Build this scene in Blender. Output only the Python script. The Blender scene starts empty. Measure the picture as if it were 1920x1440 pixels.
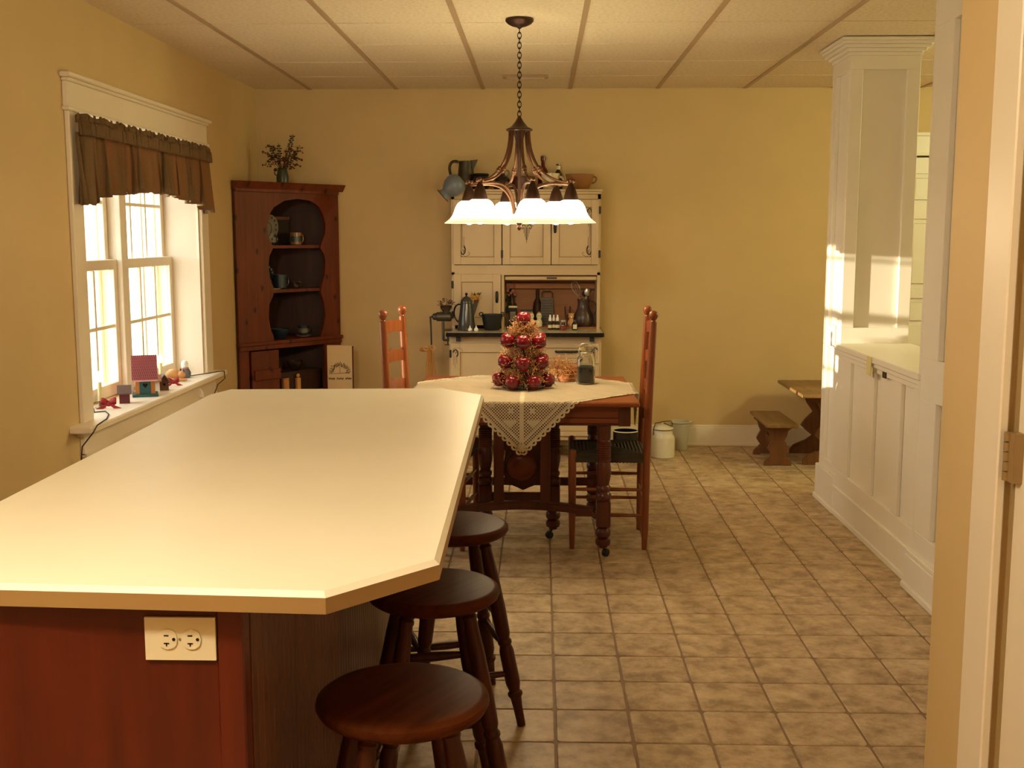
import bpy, math, random
from mathutils import Vector, Matrix
random.seed(7)
PI = math.pi
S = bpy.context.scene
COL = S.collection

# ------------------------------------------------------------------ camera, world, sun, light, exposure
cam_d = bpy.data.cameras.new('camera'); cam = bpy.data.objects.new('camera', cam_d); COL.objects.link(cam)
cam.location = (0, 0, 1.48)
cam.rotation_euler = (PI / 2 - math.radians(7.514), 0, math.radians(1.46))
cam_d.sensor_width = 36.0; cam_d.lens = 2100 / 1920 * 36.0
cam_d.clip_start = 0.05; cam_d.clip_end = 200
S.camera = cam

world = bpy.data.worlds.new('world'); S.world = world; world.use_nodes = True
bg = world.node_tree.nodes['Background']
bg.inputs['Color'].default_value = (0.93, 0.97, 1.0, 1); bg.inputs['Strength'].default_value = 6.0

sun_d = bpy.data.lights.new('sun', 'SUN'); sun = bpy.data.objects.new('sun', sun_d); COL.objects.link(sun)
sun_d.energy = 11.0; sun_d.angle = math.radians(0.5); sun_d.color = (1.0, 0.86, 0.62)
sun.rotation_euler = Vector((1.0, 0.25, -0.075)).to_track_quat('-Z', 'Y').to_euler()

def area(name, loc, look, sx, sy, energy, color):
    d = bpy.data.lights.new(name, 'AREA'); o = bpy.data.objects.new(name, d); COL.objects.link(o)
    d.shape = 'RECTANGLE'; d.size = sx; d.size_y = sy; d.energy = energy; d.color = color
    o.location = loc; o.rotation_euler = (Vector(look) - Vector(loc)).to_track_quat('-Z', 'Y').to_euler()
    return o
area('window_portal', (-2.40, 5.69, 1.35), (0, 5.69, 1.35), 1.7, 1.4, 1, (1, 1, 1)).data.cycles.is_portal = True   # guides the sampling of the sky's own light

S.view_settings.view_transform = 'Standard'; S.view_settings.look = 'None'
S.view_settings.exposure = 0.0; S.view_settings.gamma = 1.0; S.view_settings.use_curve_mapping = False
BULB = (1.0, 0.72, 0.41)
KITCHEN = (1.0, 0.90, 0.67)
TUBE = (0.96, 1.0, 0.52)

# ------------------------------------------------------------------ materials
def srgb(r, g, b):
    f = lambda c: (c / 255 / 12.92) if c / 255 <= 0.04045 else ((c / 255 + 0.055) / 1.055) ** 2.4
    return (f(r), f(g), f(b), 1)
MATS = {}
def base(name, col, rough=0.5, metal=0.0):
    m = bpy.data.materials.new(name); m.use_nodes = True
    nt = m.node_tree; b = nt.nodes['Principled BSDF']
    b.inputs['Base Color'].default_value = col; b.inputs['Roughness'].default_value = rough; b.inputs['Metallic'].default_value = metal
    MATS[name] = m
    return m, nt, b
def coords(nt, scale=(1, 1, 1), kind='Object'):
    tc = nt.nodes.new('ShaderNodeTexCoord'); mp = nt.nodes.new('ShaderNodeMapping')
    mp.inputs['Scale'].default_value = scale
    nt.links.new(tc.outputs[kind], mp.inputs['Vector']); return mp.outputs['Vector']
def noise(nt, vec, scale, detail=4, rough=0.55):
    n = nt.nodes.new('ShaderNodeTexNoise'); n.inputs['Scale'].default_value = scale
    n.inputs['Detail'].default_value = detail; n.inputs['Roughness'].default_value = rough
    nt.links.new(vec, n.inputs['Vector']); return n.outputs['Fac']
def ramp(nt, fac, stops):
    r = nt.nodes.new('ShaderNodeValToRGB'); e = r.color_ramp.elements
    while len(e) < len(stops): e.new(0.5)
    for el, (p, c) in zip(e, stops): el.position = p; el.color = c
    nt.links.new(fac, r.inputs['Fac']); return r.outputs['Color']
def bump(nt, b, fac, strength=0.2, dist=0.01):
    bp = nt.nodes.new('ShaderNodeBump'); bp.inputs['Strength'].default_value = strength; bp.inputs['Distance'].default_value = dist
    nt.links.new(fac, bp.inputs['Height']); nt.links.new(bp.outputs['Normal'], b.inputs['Normal'])
def paint(name, col, rough=0.55, bs=0.08, var=0.06, scale=60):
    m, nt, b = base(name, col, rough)
    v = coords(nt)
    d = tuple(c * (1 - var) for c in col[:3]) + (1,); l = tuple(min(1, c * (1 + var)) for c in col[:3]) + (1,)
    nt.links.new(ramp(nt, noise(nt, v, 3.0, 5), [(0.3, d), (0.7, l)]), b.inputs['Base Color'])
    if bs: bump(nt, b, noise(nt, v, scale * 4, 3), bs, 0.003)
    return m
def wood(name, dark, light, axis=2, scale=6.0, rough=0.35, knots=False, spec=0.4):
    m, nt, b = base(name, light, rough)
    sc = [scale * 3] * 3; sc[axis] = scale * 0.25
    v = coords(nt, tuple(sc))
    n1 = noise(nt, v, 1.6, 6, 0.6)
    c = ramp(nt, n1, [(0.28, dark), (0.72, light)])
    if knots:
        v2 = coords(nt, (1.15, 1, 0.7)); vo = nt.nodes.new('ShaderNodeTexVoronoi'); vo.voronoi_dimensions = '2D'; vo.inputs['Scale'].default_value = 6.0
        sx = nt.nodes.new('ShaderNodeSeparateXYZ'); cx = nt.nodes.new('ShaderNodeCombineXYZ'); nt.links.new(v2, sx.inputs[0])
        nt.links.new(sx.outputs['X'], cx.inputs['X']); nt.links.new(sx.outputs['Z'], cx.inputs['Y']); nt.links.new(cx.outputs[0], vo.inputs['Vector'])
        k = ramp(nt, vo.outputs['Distance'], [(0.04, (1, 1, 1, 1)), (0.11, (0, 0, 0, 1))])
        mx = nt.nodes.new('ShaderNodeMixRGB'); mx.inputs['Color2'].default_value = tuple(x * 0.3 for x in dark[:3]) + (1,)
        nt.links.new(k, mx.inputs['Fac']); nt.links.new(c, mx.inputs['Color1']); c = mx.outputs['Color']
    nt.links.new(c, b.inputs['Base Color']); b.inputs['Specular IOR Level'].default_value = spec
    bump(nt, b, n1, 0.08, 0.002)
    return m
def metal(name, col, rough=0.35):
    m, nt, b = base(name, col, rough, 0.85)
    r = ramp(nt, noise(nt, coords(nt), 25, 3), [(0.3, tuple(c * .7 for c in col[:3]) + (1,)), (0.75, col)])
    nt.links.new(r, b.inputs['Base Color']); return m
def glazed(name, col, rough=0.18, var=0.15):
    m, nt, b = base(name, col, rough)
    r = ramp(nt, noise(nt, coords(nt), 18, 3), [(0.3, tuple(c * (1 - var) for c in col[:3]) + (1,)), (0.7, col)])
    nt.links.new(r, b.inputs['Base Color']); return m
def glow(name, col, strength):
    m = bpy.data.materials.new(name); m.use_nodes = True; nt = m.node_tree; nt.nodes.clear()
    e = nt.nodes.new('ShaderNodeEmission'); e.inputs['Color'].default_value = col; e.inputs['Strength'].default_value = strength
    o = nt.nodes.new('ShaderNodeOutputMaterial'); nt.links.new(e.outputs[0], o.inputs[0]); MATS[name] = m; return m

paint('wall_paint', srgb(206, 178, 126), 0.6, 0.1, 0.03)
paint('white_paint', srgb(236, 228, 214), 0.38, 0.03, 0.02)
paint('white_trim', srgb(234, 220, 196), 0.4, 0.03, 0.02)
paint('cabinet_cream', srgb(200, 176, 138), 0.42, 0.08, 0.08)
paint('dark_cream', srgb(150, 120, 80), 0.6, 0.1, 0.15)
paint('grid_metal', srgb(178, 150, 118), 0.5, 0.0, 0.03)
paint('dark_gap', srgb(60, 48, 34), 0.9, 0.0, 0.0)
paint('laminate', srgb(250, 243, 222), 0.40, 0.02, 0.02)
paint('laminate_edge', srgb(160, 126, 78), 0.4, 0.02, 0.03)
paint('outlet_ivory', srgb(232, 218, 184), 0.35, 0.0, 0.0)
paint('black_gloss', srgb(14, 13, 13), 0.22, 0.0, 0.0)
paint('black_iron', srgb(20, 22, 22), 0.5, 0.15, 0.2)
paint('enamel_white', srgb(226, 218, 190), 0.2, 0.0, 0.03)
paint('stoneware', srgb(220, 212, 186), 0.25, 0.02, 0.04)
paint('grey_crock', srgb(190, 184, 160), 0.35, 0.03, 0.05)
paint('counter_enamel', srgb(206, 190, 160), 0.2, 0.0, 0.04)
paint('paper_cream', srgb(214, 186, 142), 0.7, 0.02, 0.05)
paint('ink', srgb(48, 40, 36), 0.8, 0.0, 0.0)
paint('decal_black', srgb(20, 20, 30), 0.5, 0.0, 0.0)
paint('teal', srgb(30, 74, 74), 0.6, 0.05, 0.12)
paint('maroon', srgb(96, 30, 40), 0.65, 0.05, 0.15)
paint('shingle_red', srgb(128, 44, 52), 0.7, 0.05, 0.25)
paint('roof_pink', srgb(204, 150, 146), 0.7, 0.05, 0.1)
paint('roof_grey', srgb(104, 84, 76), 0.8, 0.05, 0.15)
paint('candle_wax', srgb(236, 226, 170), 0.4, 0.0, 0.03)
paint('bow_red', srgb(158, 30, 40), 0.6, 0.05, 0.25)
paint('figure_white', srgb(240, 236, 228), 0.5, 0.03, 0.03)
paint('figure_grey', srgb(96, 96, 104), 0.6, 0.05, 0.2)
paint('figure_tan', srgb(206, 150, 92), 0.6, 0.05, 0.2)
paint('raffia', srgb(206, 150, 80), 0.8, 0.1, 0.2)
paint('sprig', srgb(176, 124, 72), 0.8, 0.1, 0.3)
paint('sprig_dark', srgb(92, 56, 34), 0.8, 0.1, 0.3)
paint('herb_green', srgb(44, 50, 32), 0.8, 0.1, 0.3)
paint('bloom_pink', srgb(176, 120, 96), 0.8, 0.1, 0.2)
paint('bloom_yellow', srgb(190, 140, 60), 0.8, 0.1, 0.2)
paint('rush', srgb(66, 54, 32), 0.85, 0.3, 0.35)
paint('blue_enamel', srgb(110, 118, 130), 0.35, 0.02, 0.08)
paint('tape_yellow', srgb(226, 214, 150), 0.5, 0.0, 0.03)
paint('ground_out', srgb(190, 180, 160), 0.9, 0.1, 0.2)
paint('bark', srgb(120, 112, 104), 0.9, 0.2, 0.2)
paint('dark_stuff', srgb(36, 34, 30), 0.8, 0.3, 0.4)
paint('label_cream', srgb(220, 210, 170), 0.6, 0.0, 0.1)
paint('red_small', srgb(170, 36, 44), 0.4, 0.0, 0.1)
paint('brass_hinge', srgb(150, 120, 76), 0.35, 0.0, 0.1)
wood('cherry', srgb(76, 23, 8), srgb(100, 33, 12), 2, 5, 0.32)
wood('cherry_side', srgb(84, 46, 26), srgb(112, 64, 36), 2, 6, 0.4)
wood('stool_wood', srgb(64, 28, 10), srgb(90, 43, 17), 1, 8, 0.42, False, 0.05)
wood('stool_leg', srgb(56, 24, 12), srgb(84, 40, 20), 2, 8, 0.36, False, 0.25)
wood('oak_table', srgb(108, 48, 20), srgb(146, 74, 34), 0, 6, 0.3)
wood('oak_leg', srgb(64, 28, 16), srgb(96, 44, 24), 2, 8, 0.32)
wood('chair_wood', srgb(112, 56, 26), srgb(146, 80, 40), 2, 8, 0.28)
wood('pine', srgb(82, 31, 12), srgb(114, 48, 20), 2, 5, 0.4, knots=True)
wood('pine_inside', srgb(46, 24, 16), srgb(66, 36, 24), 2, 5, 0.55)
wood('hoosier_inside', srgb(150, 96, 54), srgb(176, 120, 74), 0, 4, 0.5)
wood('bench_wood', srgb(112, 82, 46), srgb(148, 112, 66), 1, 6, 0.4)
wood('bench_leg', srgb(92, 56, 30), srgb(124, 80, 44), 2, 6, 0.45)
wood('light_wood', srgb(150, 92, 44), srgb(190, 128, 66), 2, 8, 0.5)
wood('basket', srgb(130, 70, 36), srgb(176, 104, 56), 0, 10, 0.5)
metal('bronze', srgb(108, 72, 50), 0.42)
metal('dark_bronze', srgb(74, 50, 40), 0.42)
metal('chain_iron', srgb(40, 34, 32), 0.5)
metal('steel', srgb(190, 184, 172), 0.3)
metal('old_tin', srgb(96, 90, 80), 0.45)
metal('pewter', srgb(84, 76, 66), 0.5)
glazed('apple_red', srgb(120, 9, 24), 0.2, 0.35)
glazed('brown_glaze', srgb(150, 102, 58), 0.2)
glazed('dark_crock', srgb(46, 36, 30), 0.2)
glazed('black_pot', srgb(26, 28, 30), 0.25)
glazed('red_brown', srgb(92, 44, 28), 0.4)
glazed('cream_mug', srgb(224, 206, 166), 0.25, 0.06)
glazed('bottle_red', srgb(84, 20, 26), 0.2)
glazed('bottle_brown', srgb(60, 34, 22), 0.12)
glazed('coffee_enamel', srgb(66, 64, 58), 0.15)
glazed('dish_blue', srgb(30, 44, 54), 0.3)
glazed('dish_grey', srgb(128, 118, 100), 0.35, 0.5)
glazed('vase_green', srgb(58, 66, 52), 0.3)
glazed('jug_brown', srgb(82, 62, 50), 0.35, 0.5)
def wallfab():
    # valance cloth: thin, lets some daylight through
    m, nt, b = base('valance_cloth', srgb(118, 92, 58), 0.9)
    v = coords(nt, (60, 60, 60)); n = noise(nt, v, 6, 3)
    c = ramp(nt, n, [(0.3, srgb(96, 76, 48)), (0.7, srgb(132, 104, 66))]); nt.links.new(c, b.inputs['Base Color'])
    tr = nt.nodes.new('ShaderNodeBsdfTranslucent'); tr.inputs['Color'].default_value = srgb(196, 116, 52)
    mx = nt.nodes.new('ShaderNodeMixShader'); mx.inputs[0].default_value = 0.18
    nt.links.new(b.outputs[0], mx.inputs[1]); nt.links.new(tr.outputs[0], mx.inputs[2])
    nt.links.new(mx.outputs[0], nt.nodes['Material Output'].inputs['Surface']); bump(nt, b, n, 0.3, 0.002)
wallfab()
def tilemat():
    m, nt, b = base('floor_tile', srgb(168, 146, 112), 0.46)
    v = coords(nt, (1, 1.0, 1)); oi = nt.nodes.new('ShaderNodeObjectInfo')
    add = nt.nodes.new('ShaderNodeVectorMath'); add.operation = 'ADD'
    cmb = nt.nodes.new('ShaderNodeCombineXYZ'); ml = nt.nodes.new('ShaderNodeMath'); ml.operation = 'MULTIPLY'; ml.inputs[1].default_value = 57
    nt.links.new(oi.outputs['Random'], ml.inputs[0]); nt.links.new(ml.outputs[0], cmb.inputs['X']); nt.links.new(ml.outputs[0], cmb.inputs['Z'])
    nt.links.new(v, add.inputs[0]); nt.links.new(cmb.outputs[0], add.inputs[1])
    n = noise(nt, add.outputs[0], 11, 8, 0.68)
    c = ramp(nt, n, [(0.36, srgb(150, 124, 92)), (0.52, srgb(190, 164, 128)), (0.66, srgb(214, 190, 154))])
    nt.links.new(c, b.inputs['Base Color']); bump(nt, b, noise(nt, add.outputs[0], 40, 5), 0.25, 0.003)
    m2, nt2, b2 = base('grout', srgb(122, 98, 70), 0.6)
    nt2.links.new(ramp(nt2, noise(nt2, coords(nt2), 20, 4), [(0.3, srgb(124, 96, 66)), (0.7, srgb(146, 116, 84))]), b2.inputs['Base Color'])
tilemat()
def ceilmat():
    m, nt, b = base('ceiling_tile', srgb(226, 208, 178), 0.85)
    v = coords(nt); n = noise(nt, v, 220, 2); n2 = noise(nt, v, 55, 5, 0.7)
    c = ramp(nt, n2, [(0.3, srgb(208, 188, 158)), (0.55, srgb(230, 212, 184))]); nt.links.new(c, b.inputs['Base Color'])
    bump(nt, b, n, 0.35, 0.004)
ceilmat()
def glassmat(name, col, rough=0.0, ior=1.45):
    m, nt, b = base(name, col, rough); b.inputs['Transmission Weight'].default_value = 1.0; b.inputs['IOR'].default_value = ior; return m
glassmat('jar_glass', (0.93, 0.96, 0.93, 1), 0.02)
def pane():
    m = bpy.data.materials.new('pane_glass'); m.use_nodes = True; nt = m.node_tree; nt.nodes.clear()
    t = nt.nodes.new('ShaderNodeBsdfTransparent'); g = nt.nodes.new('ShaderNodeBsdfGlossy'); g.inputs['Roughness'].default_value = 0.02
    t.inputs['Color'].default_value = (0.95, 0.97, 0.96, 1)
    mx = nt.nodes.new('ShaderNodeMixShader'); mx.inputs[0].default_value = 0.06
    o = nt.nodes.new('ShaderNodeOutputMaterial'); nt.links.new(t.outputs[0], mx.inputs[1]); nt.links.new(g.outputs[0], mx.inputs[2]); nt.links.new(mx.outputs[0], o.inputs[0])
    MATS['pane_glass'] = m
pane()
def lace():
    # crochet filet: square holes on the cloth's own grid (UV), solid along the spine and the border
    m, nt, b = base('lace', srgb(196, 180, 150), 0.85)
    uv = nt.nodes.new('ShaderNodeUVMap'); sp = nt.nodes.new('ShaderNodeSeparateXYZ'); nt.links.new(uv.outputs[0], sp.inputs[0])
    def mth(op, a, c, clamp=False):
        n = nt.nodes.new('ShaderNodeMath'); n.operation = op
        for i, q in enumerate((a, c)):
            if q is None: continue
            if isinstance(q, (int, float)): n.inputs[i].default_value = q
            else: nt.links.new(q, n.inputs[i])
        return n.outputs[0]
    N = 104.0
    fu = mth('FRACT', mth('MULTIPLY', sp.outputs['X'], N), None); fv = mth('FRACT', mth('MULTIPLY', sp.outputs['Y'], N), None)
    hole = mth('MULTIPLY', mth('GREATER_THAN', fu, 0.38), mth('GREATER_THAN', fv, 0.38))
    d = mth('ABSOLUTE', mth('SUBTRACT', sp.outputs['X'], sp.outputs['Y']), None)
    hole = mth('MULTIPLY', hole, mth('GREATER_THAN', d, 0.012))
    tr = nt.nodes.new('ShaderNodeBsdfTransparent'); mx = nt.nodes.new('ShaderNodeMixShader')
    nt.links.new(hole, mx.inputs[0]); nt.links.new(b.outputs[0], mx.inputs[1]); nt.links.new(tr.outputs[0], mx.inputs[2])
    nt.links.new(mx.outputs[0], nt.nodes['Material Output'].inputs['Surface'])
    paint('lace_solid', srgb(198, 182, 152), 0.85, 0.2, 0.06)
lace()
def shademat():
    # frosted bell glass lit from inside: brighter at the bulb, yellower toward the rim (local z is the height in the shade)
    m = bpy.data.materials.new('shade_glass'); m.use_nodes = True; nt = m.node_tree; nt.nodes.clear()
    v = coords(nt); sp = nt.nodes.new('ShaderNodeSeparateXYZ'); nt.links.new(v, sp.inputs[0])
    mr = nt.nodes.new('ShaderNodeMapRange'); mr.inputs['From Min'].default_value = -0.006; mr.inputs['From Max'].default_value = 0.085
    mr.inputs['To Min'].default_value = 0.0; mr.inputs['To Max'].default_value = 1.0; nt.links.new(sp.outputs['Z'], mr.inputs['Value'])
    pw = nt.nodes.new('ShaderNodeMath'); pw.operation = 'POWER'; pw.inputs[1].default_value = 2.6; nt.links.new(mr.outputs[0], pw.inputs[0])
    ma = nt.nodes.new('ShaderNodeMath'); ma.operation = 'MULTIPLY_ADD'; ma.inputs[1].default_value = 30.0; ma.inputs[2].default_value = 1.0; nt.links.new(pw.outputs[0], ma.inputs[0])
    e = nt.nodes.new('ShaderNodeEmission'); e.inputs['Color'].default_value = (1.0, 0.86, 0.50, 1)
    nt.links.new(ma.outputs[0], e.inputs['Strength'])
    d = nt.nodes.new('ShaderNodeBsdfDiffuse'); d.inputs['Color'].default_value = (0.06, 0.055, 0.04, 1)
    a = nt.nodes.new('ShaderNodeAddShader'); o = nt.nodes.new('ShaderNodeOutputMaterial')
    nt.links.new(e.outputs[0], a.inputs[0]); nt.links.new(d.outputs[0], a.inputs[1]); nt.links.new(a.outputs[0], o.inputs[0]); MATS['shade_glass'] = m
shademat()
glow('bulb_glow', (1.0, 0.78, 0.45, 1), 30)
glow('candle_bulb', (1.0, 0.9, 0.75, 1), 4)

# ------------------------------------------------------------------ mesh helpers
class MB:
    def __init__(self): self.v = []; self.f = []; self.M = Matrix.Identity(4)
    def add(self, vs, fs):
        o = len(self.v); self.v += [tuple(self.M @ Vector(p)) for p in vs]; self.f += [tuple(i + o for i in f) for f in fs]; return self
    def box(self, x0, x1, y0, y1, z0, z1, b=0.0):
        if b <= 0 or min(x1 - x0, y1 - y0, z1 - z0) < 2.2 * b:
            vs = [(x, y, z) for z in (z0, z1) for y in (y0, y1) for x in (x0, x1)]
            return self.add(vs, [(0, 2, 3, 1), (4, 5, 7, 6), (0, 1, 5, 4), (2, 6, 7, 3), (0, 4, 6, 2), (1, 3, 7, 5)])
        rings = []
        for z, i in ((z0, b), (z0 + b, 0), (z1 - b, 0), (z1, b)):
            a, c, d, e = x0 + i, x1 - i, y0 + i, y1 - i; k = b if i == 0 else b * 0.5
            rings.append([(a + k, d, z), (c - k, d, z), (c, d + k, z), (c, e - k, z), (c - k, e, z), (a + k, e, z), (a, e - k, z), (a, d + k, z)])
        vs = [p for r in rings for p in r]; fs = [tuple(range(7, -1, -1)), tuple(range(24, 32))]
        for r in range(3):
            for i in range(8): j = (i + 1) % 8; fs.append((r * 8 + i, r * 8 + j, r * 8 + 8 + j, r * 8 + 8 + i))
        return self.add(vs, fs)
    def lathe(self, prof, n=20, c=(0, 0, 0), caps=True, axis='z'):
        vs = []; fs = []
        for r, z in prof:
            for i in range(n):
                a = 2 * PI * i / n; p = (r * math.cos(a), r * math.sin(a), z)
                if axis == 'y': p = (p[0], z, p[1])
                if axis == 'x': p = (z, p[0], p[1])
                vs.append((c[0] + p[0], c[1] + p[1], c[2] + p[2]))
        m = len(prof)
        for k in range(m - 1):
            for i in range(n):
                j = (i + 1) % n; fs.append((k * n + i, k * n + j, k * n + n + j, k * n + n + i))
        if caps: fs.append(tuple(range(n - 1, -1, -1))); fs.append(tuple((m - 1) * n + i for i in range(n)))
        return self.add(vs, fs)
    def ball(self, c, r, n=12, sx=1, sy=1, sz=1):
        k = max(5, n // 2); prof = [(math.sin(PI * i / k) * r if 0 < i < k else r * 0.02, -math.cos(PI * i / k) * r) for i in range(k + 1)]
        o = len(self.v); M = self.M; self.M = M @ Matrix.Translation(c) @ Matrix.Diagonal((sx, sy, sz, 1)); self.lathe(prof, n); self.M = M; return self
    def tube(self, path, r, n=8, caps=True):
        path = [Vector(p) for p in path]; m = len(path); rs = r if isinstance(r, (list, tuple)) else [r] * m
        vs = []; fs = []; up = None
        for k in range(m):
            t = (path[min(k + 1, m - 1)] - path[max(k - 1, 0)]).normalized()
            if up is None: up = Vector((0, 0, 1)) if abs(t.z) < 0.9 else Vector((1, 0, 0))
            a = t.cross(up)
            if a.length < 1e-6: a = t.orthogonal()
            a.normalize(); bb = a.cross(t).normalized(); up = bb
            for i in range(n):
                q = 2 * PI * i / n; vs.append(tuple(path[k] + a * math.cos(q) * rs[k] + bb * math.sin(q) * rs[k]))
        for k in range(m - 1):
            for i in range(n):
                j = (i + 1) % n; fs.append((k * n + i, k * n + j, k * n + n + j, k * n + n + i))
        if caps: fs.append(tuple(range(n - 1, -1, -1))); fs.append(tuple((m - 1) * n + i for i in range(n)))
        return self.add(vs, fs)
    def prism(self, poly, d0, d1, plane='xy'):
        # polygon extruded along the plane's normal
        def P(u, w, d): return {'xy': (u, w, d), 'xz': (u, d, w), 'yz': (d, u, w)}[plane]
        n = len(poly); vs = [P(u, w, d0) for u, w in poly] + [P(u, w, d1) for u, w in poly]
        fs = [tuple(range(n - 1, -1, -1)), tuple(range(n, 2 * n))] + [(i, (i + 1) % n, n + (i + 1) % n, n + i) for i in range(n)]
        return self.add(vs, fs)
    def torus(self, c, R, r, n=20, k=6, axis='z', rx=1.0, ry=1.0):
        vs = []; fs = []
        for i in range(n):
            a = 2 * PI * i / n
            for j in range(k):
                q = 2 * PI * j / k; rr = R + r * math.cos(q); p = (rr * math.cos(a) * rx, rr * math.sin(a) * ry, r * math.sin(q))
                if axis == 'y': p = (p[0], p[2], p[1])
                if axis == 'x': p = (p[2], p[0], p[1])
                vs.append((c[0] + p[0], c[1] + p[1], c[2] + p[2]))
        for i in range(n):
            for j in range(k): fs.append((i * k + j, ((i + 1) % n) * k + j, ((i + 1) % n) * k + (j + 1) % k, i * k + (j + 1) % k))
        return self.add(vs, fs)
    def build(self, name, mat, parent=None, smooth=False, loc=(0, 0, 0), rz=0.0):
        me = bpy.data.meshes.new(name); me.from_pydata(self.v, [], self.f); me.update()
        import bmesh
        bm = bmesh.new(); bm.from_mesh(me); bmesh.ops.recalc_face_normals(bm, faces=bm.faces); bm.to_mesh(me); bm.free()
        if smooth:
            for p in me.polygons: p.use_smooth = True
            try: me.set_sharp_from_angle(angle=math.radians(40))
            except Exception: pass
        me.materials.append(MATS[mat]); o = bpy.data.objects.new(name, me); COL.objects.link(o)
        o.location = loc; o.rotation_euler = (0, 0, rz)
        if parent: o.parent = parent
        return o
def tag(o, label, cat, group=None, kind=None):
    o['label'] = label
    if cat: o['category'] = cat
    if group: o['group'] = group
    if kind: o['kind'] = kind
    return o
def thing(name, label, cat, loc=(0, 0, 0), rz=0.0, group=None):
    o = bpy.data.objects.new(name, None); COL.objects.link(o); o.empty_display_size = 0.05
    o.location = loc; o.rotation_euler = (0, 0, rz); return tag(o, label, cat, group)
def struct(o, label=None):
    o['kind'] = 'structure'
    if label: o['label'] = label
    return o
def copy_tree(o, parent=None):
    c = o.copy(); COL.objects.link(c); c.parent = parent
    for ch in list(o.children): copy_tree(ch, c)
    return c
def bez(p0, p1, p2, p3, n=10):
    out = []
    for i in range(n + 1):
        t = i / n; a = (1 - t) ** 3; b = 3 * t * (1 - t) ** 2; c = 3 * t * t * (1 - t); d = t ** 3
        out.append(tuple(a * p0[k] + b * p1[k] + c * p2[k] + d * p3[k] for k in range(len(p0))))
    return out
R = random.uniform
CEIL = 2.488; XL = -1.98; YB = 7.9

# ------------------------------------------------------------------ floor
fl = struct(MB().box(-2.3, 4.6, -2.2, 8.2, -0.12, -0.0025).build('floor', 'grout'), 'beige mottled tile floor with brown joints')
P = 0.23; G = 0.0036; ox, oy = 0.049, 3.141
tile_me = None
def tile_geo(mb, x, y):
    h = P / 2 - G; c = 0.012; b = 0.0022
    o = [(-h + c, -h), (h - c, -h), (h - c * .3, -h + c * .3), (h, -h + c), (h, h - c), (h - c * .3, h - c * .3), (h - c, h), (-h + c, h), (-h + c * .3, h - c * .3), (-h, h - c), (-h, -h + c), (-h + c * .3, -h + c * .3)]
    n = len(o); vs = [(x + u, y + w, -0.0025) for u, w in o] + [(x + u * (1 - b / h), y + w * (1 - b / h), 0) for u, w in o]
    mb.add(vs, [tuple(range(n, 2 * n))] + [(i, (i + 1) % n, n + (i + 1) % n, n + i) for i in range(n)])
tm = MB(); tile_geo(tm, 0, 0)
t0 = tm.build('tile', 'floor_tile', fl)
first = True; rest = MB()
for i in range(-9, 20):
    for j in range(-23, 21):
        x = ox + (i + 0.5) * P; y = oy + (j + 0.5) * P
        if x < XL + .05 or x > 4.35 or y < -1.95 or y > YB + 0.1: continue
        if -0.70 < x < 1.62 and y > 2.72 and not (x > 1.5 and y < 4.6):
            if first: o = t0; first = False
            else: o = t0.copy(); COL.objects.link(o); o.parent = fl
            o.location = (x, y, 0)
        else: tile_geo(rest, x, y)
rr = rest.build('tile_field', 'floor_tile', fl); rr['kind'] = 'stuff'

# ------------------------------------------------------------------ ceiling
ce = struct(MB().box(-2.3, 4.6, -2.2, 8.2, CEIL + 0.02, CEIL + 0.14).build('ceiling', 'dark_gap'), 'suspended ceiling of square speckled tiles')
T = 0.5985; cx0 = -0.4
cm = MB(); h = T / 2 - 0.0036
cm.box(-h, h, -h + .003, h - .003, 0.0, 0.018, 0.003)
c0 = cm.build('ceiling_panel', 'ceiling_tile', ce)
gb = MB().box(-0.013, 0.013, -5.05, 5.05, -0.005, 0.004)
g0 = gb.build('ceiling_runner', 'grid_metal', ce)
f1 = f2 = True
for i in range(-3, 9):
    x = cx0 + (i + 0.5) * T
    if f2: o = g0; f2 = False
    else: o = g0.copy(); COL.objects.link(o); o.parent = ce
    o.location = (cx0 + (i + (0.0 if i > -3 else 0.06)) * T, 2.9, CEIL + (0.0))
    for j in range(17):
        y = YB - (j + 0.5) * T
        if f1: o = c0; f1 = False
        else: o = c0.copy(); COL.objects.link(o); o.parent = ce
        o.location = (x, y, CEIL)
# vent in the ceiling near the back wall
vt = thing('ceiling_vent', 'white slotted air vent set in the ceiling near back wall', 'vent', (-0.10, 7.31, CEIL - 0.001))
MB().box(-.145, .145, -.07, .07, -.008, 0.0, .003).build('frame', 'grid_metal', vt)
for k in range(5):
    MB().box(-.12, .12, -.052 + k * .024, -.040 + k * .024, -.013, -.008).build('slat', 'white_trim' if k % 2 else 'grid_metal', vt)

# ------------------------------------------------------------------ walls
OY0, OY1, OZ0, OZ1 = 4.82, 6.50, 0.68, 2.0     # window opening
w = MB()
w.box(XL - .3, XL, -2.2, OY0, 0, CEIL + .02); w.box(XL - .3, XL, OY1, YB + .2, 0, CEIL + .02)
w.box(XL - .3, XL, OY0, OY1, 0, OZ0); w.box(XL - .3, XL, OY0, OY1, OZ1, CEIL + .02)
struct(w.build('wall_left', 'wall_paint'), 'warm tan painted wall with double window')
DX0, DX1, DZ = 2.44, 3.22, 2.03
w = MB(); w.box(XL, DX0, YB, YB + .2, 0, CEIL + .02); w.box(DX1, 4.6, YB, YB + .2, 0, CEIL + .02); w.box(DX0, DX1, YB, YB + .2, DZ, CEIL + .02)
w.box(DX0, DX1, YB + .1, YB + .2, 0, DZ)
struct(w.build('wall_back', 'wall_paint'), 'warm tan painted wall behind the cabinets')
struct(MB().box(XL, .97, -2.2, -2.0, 0, CEIL + .02).build('wall_kitchen', 'wall_paint'), 'tan kitchen wall')
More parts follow.
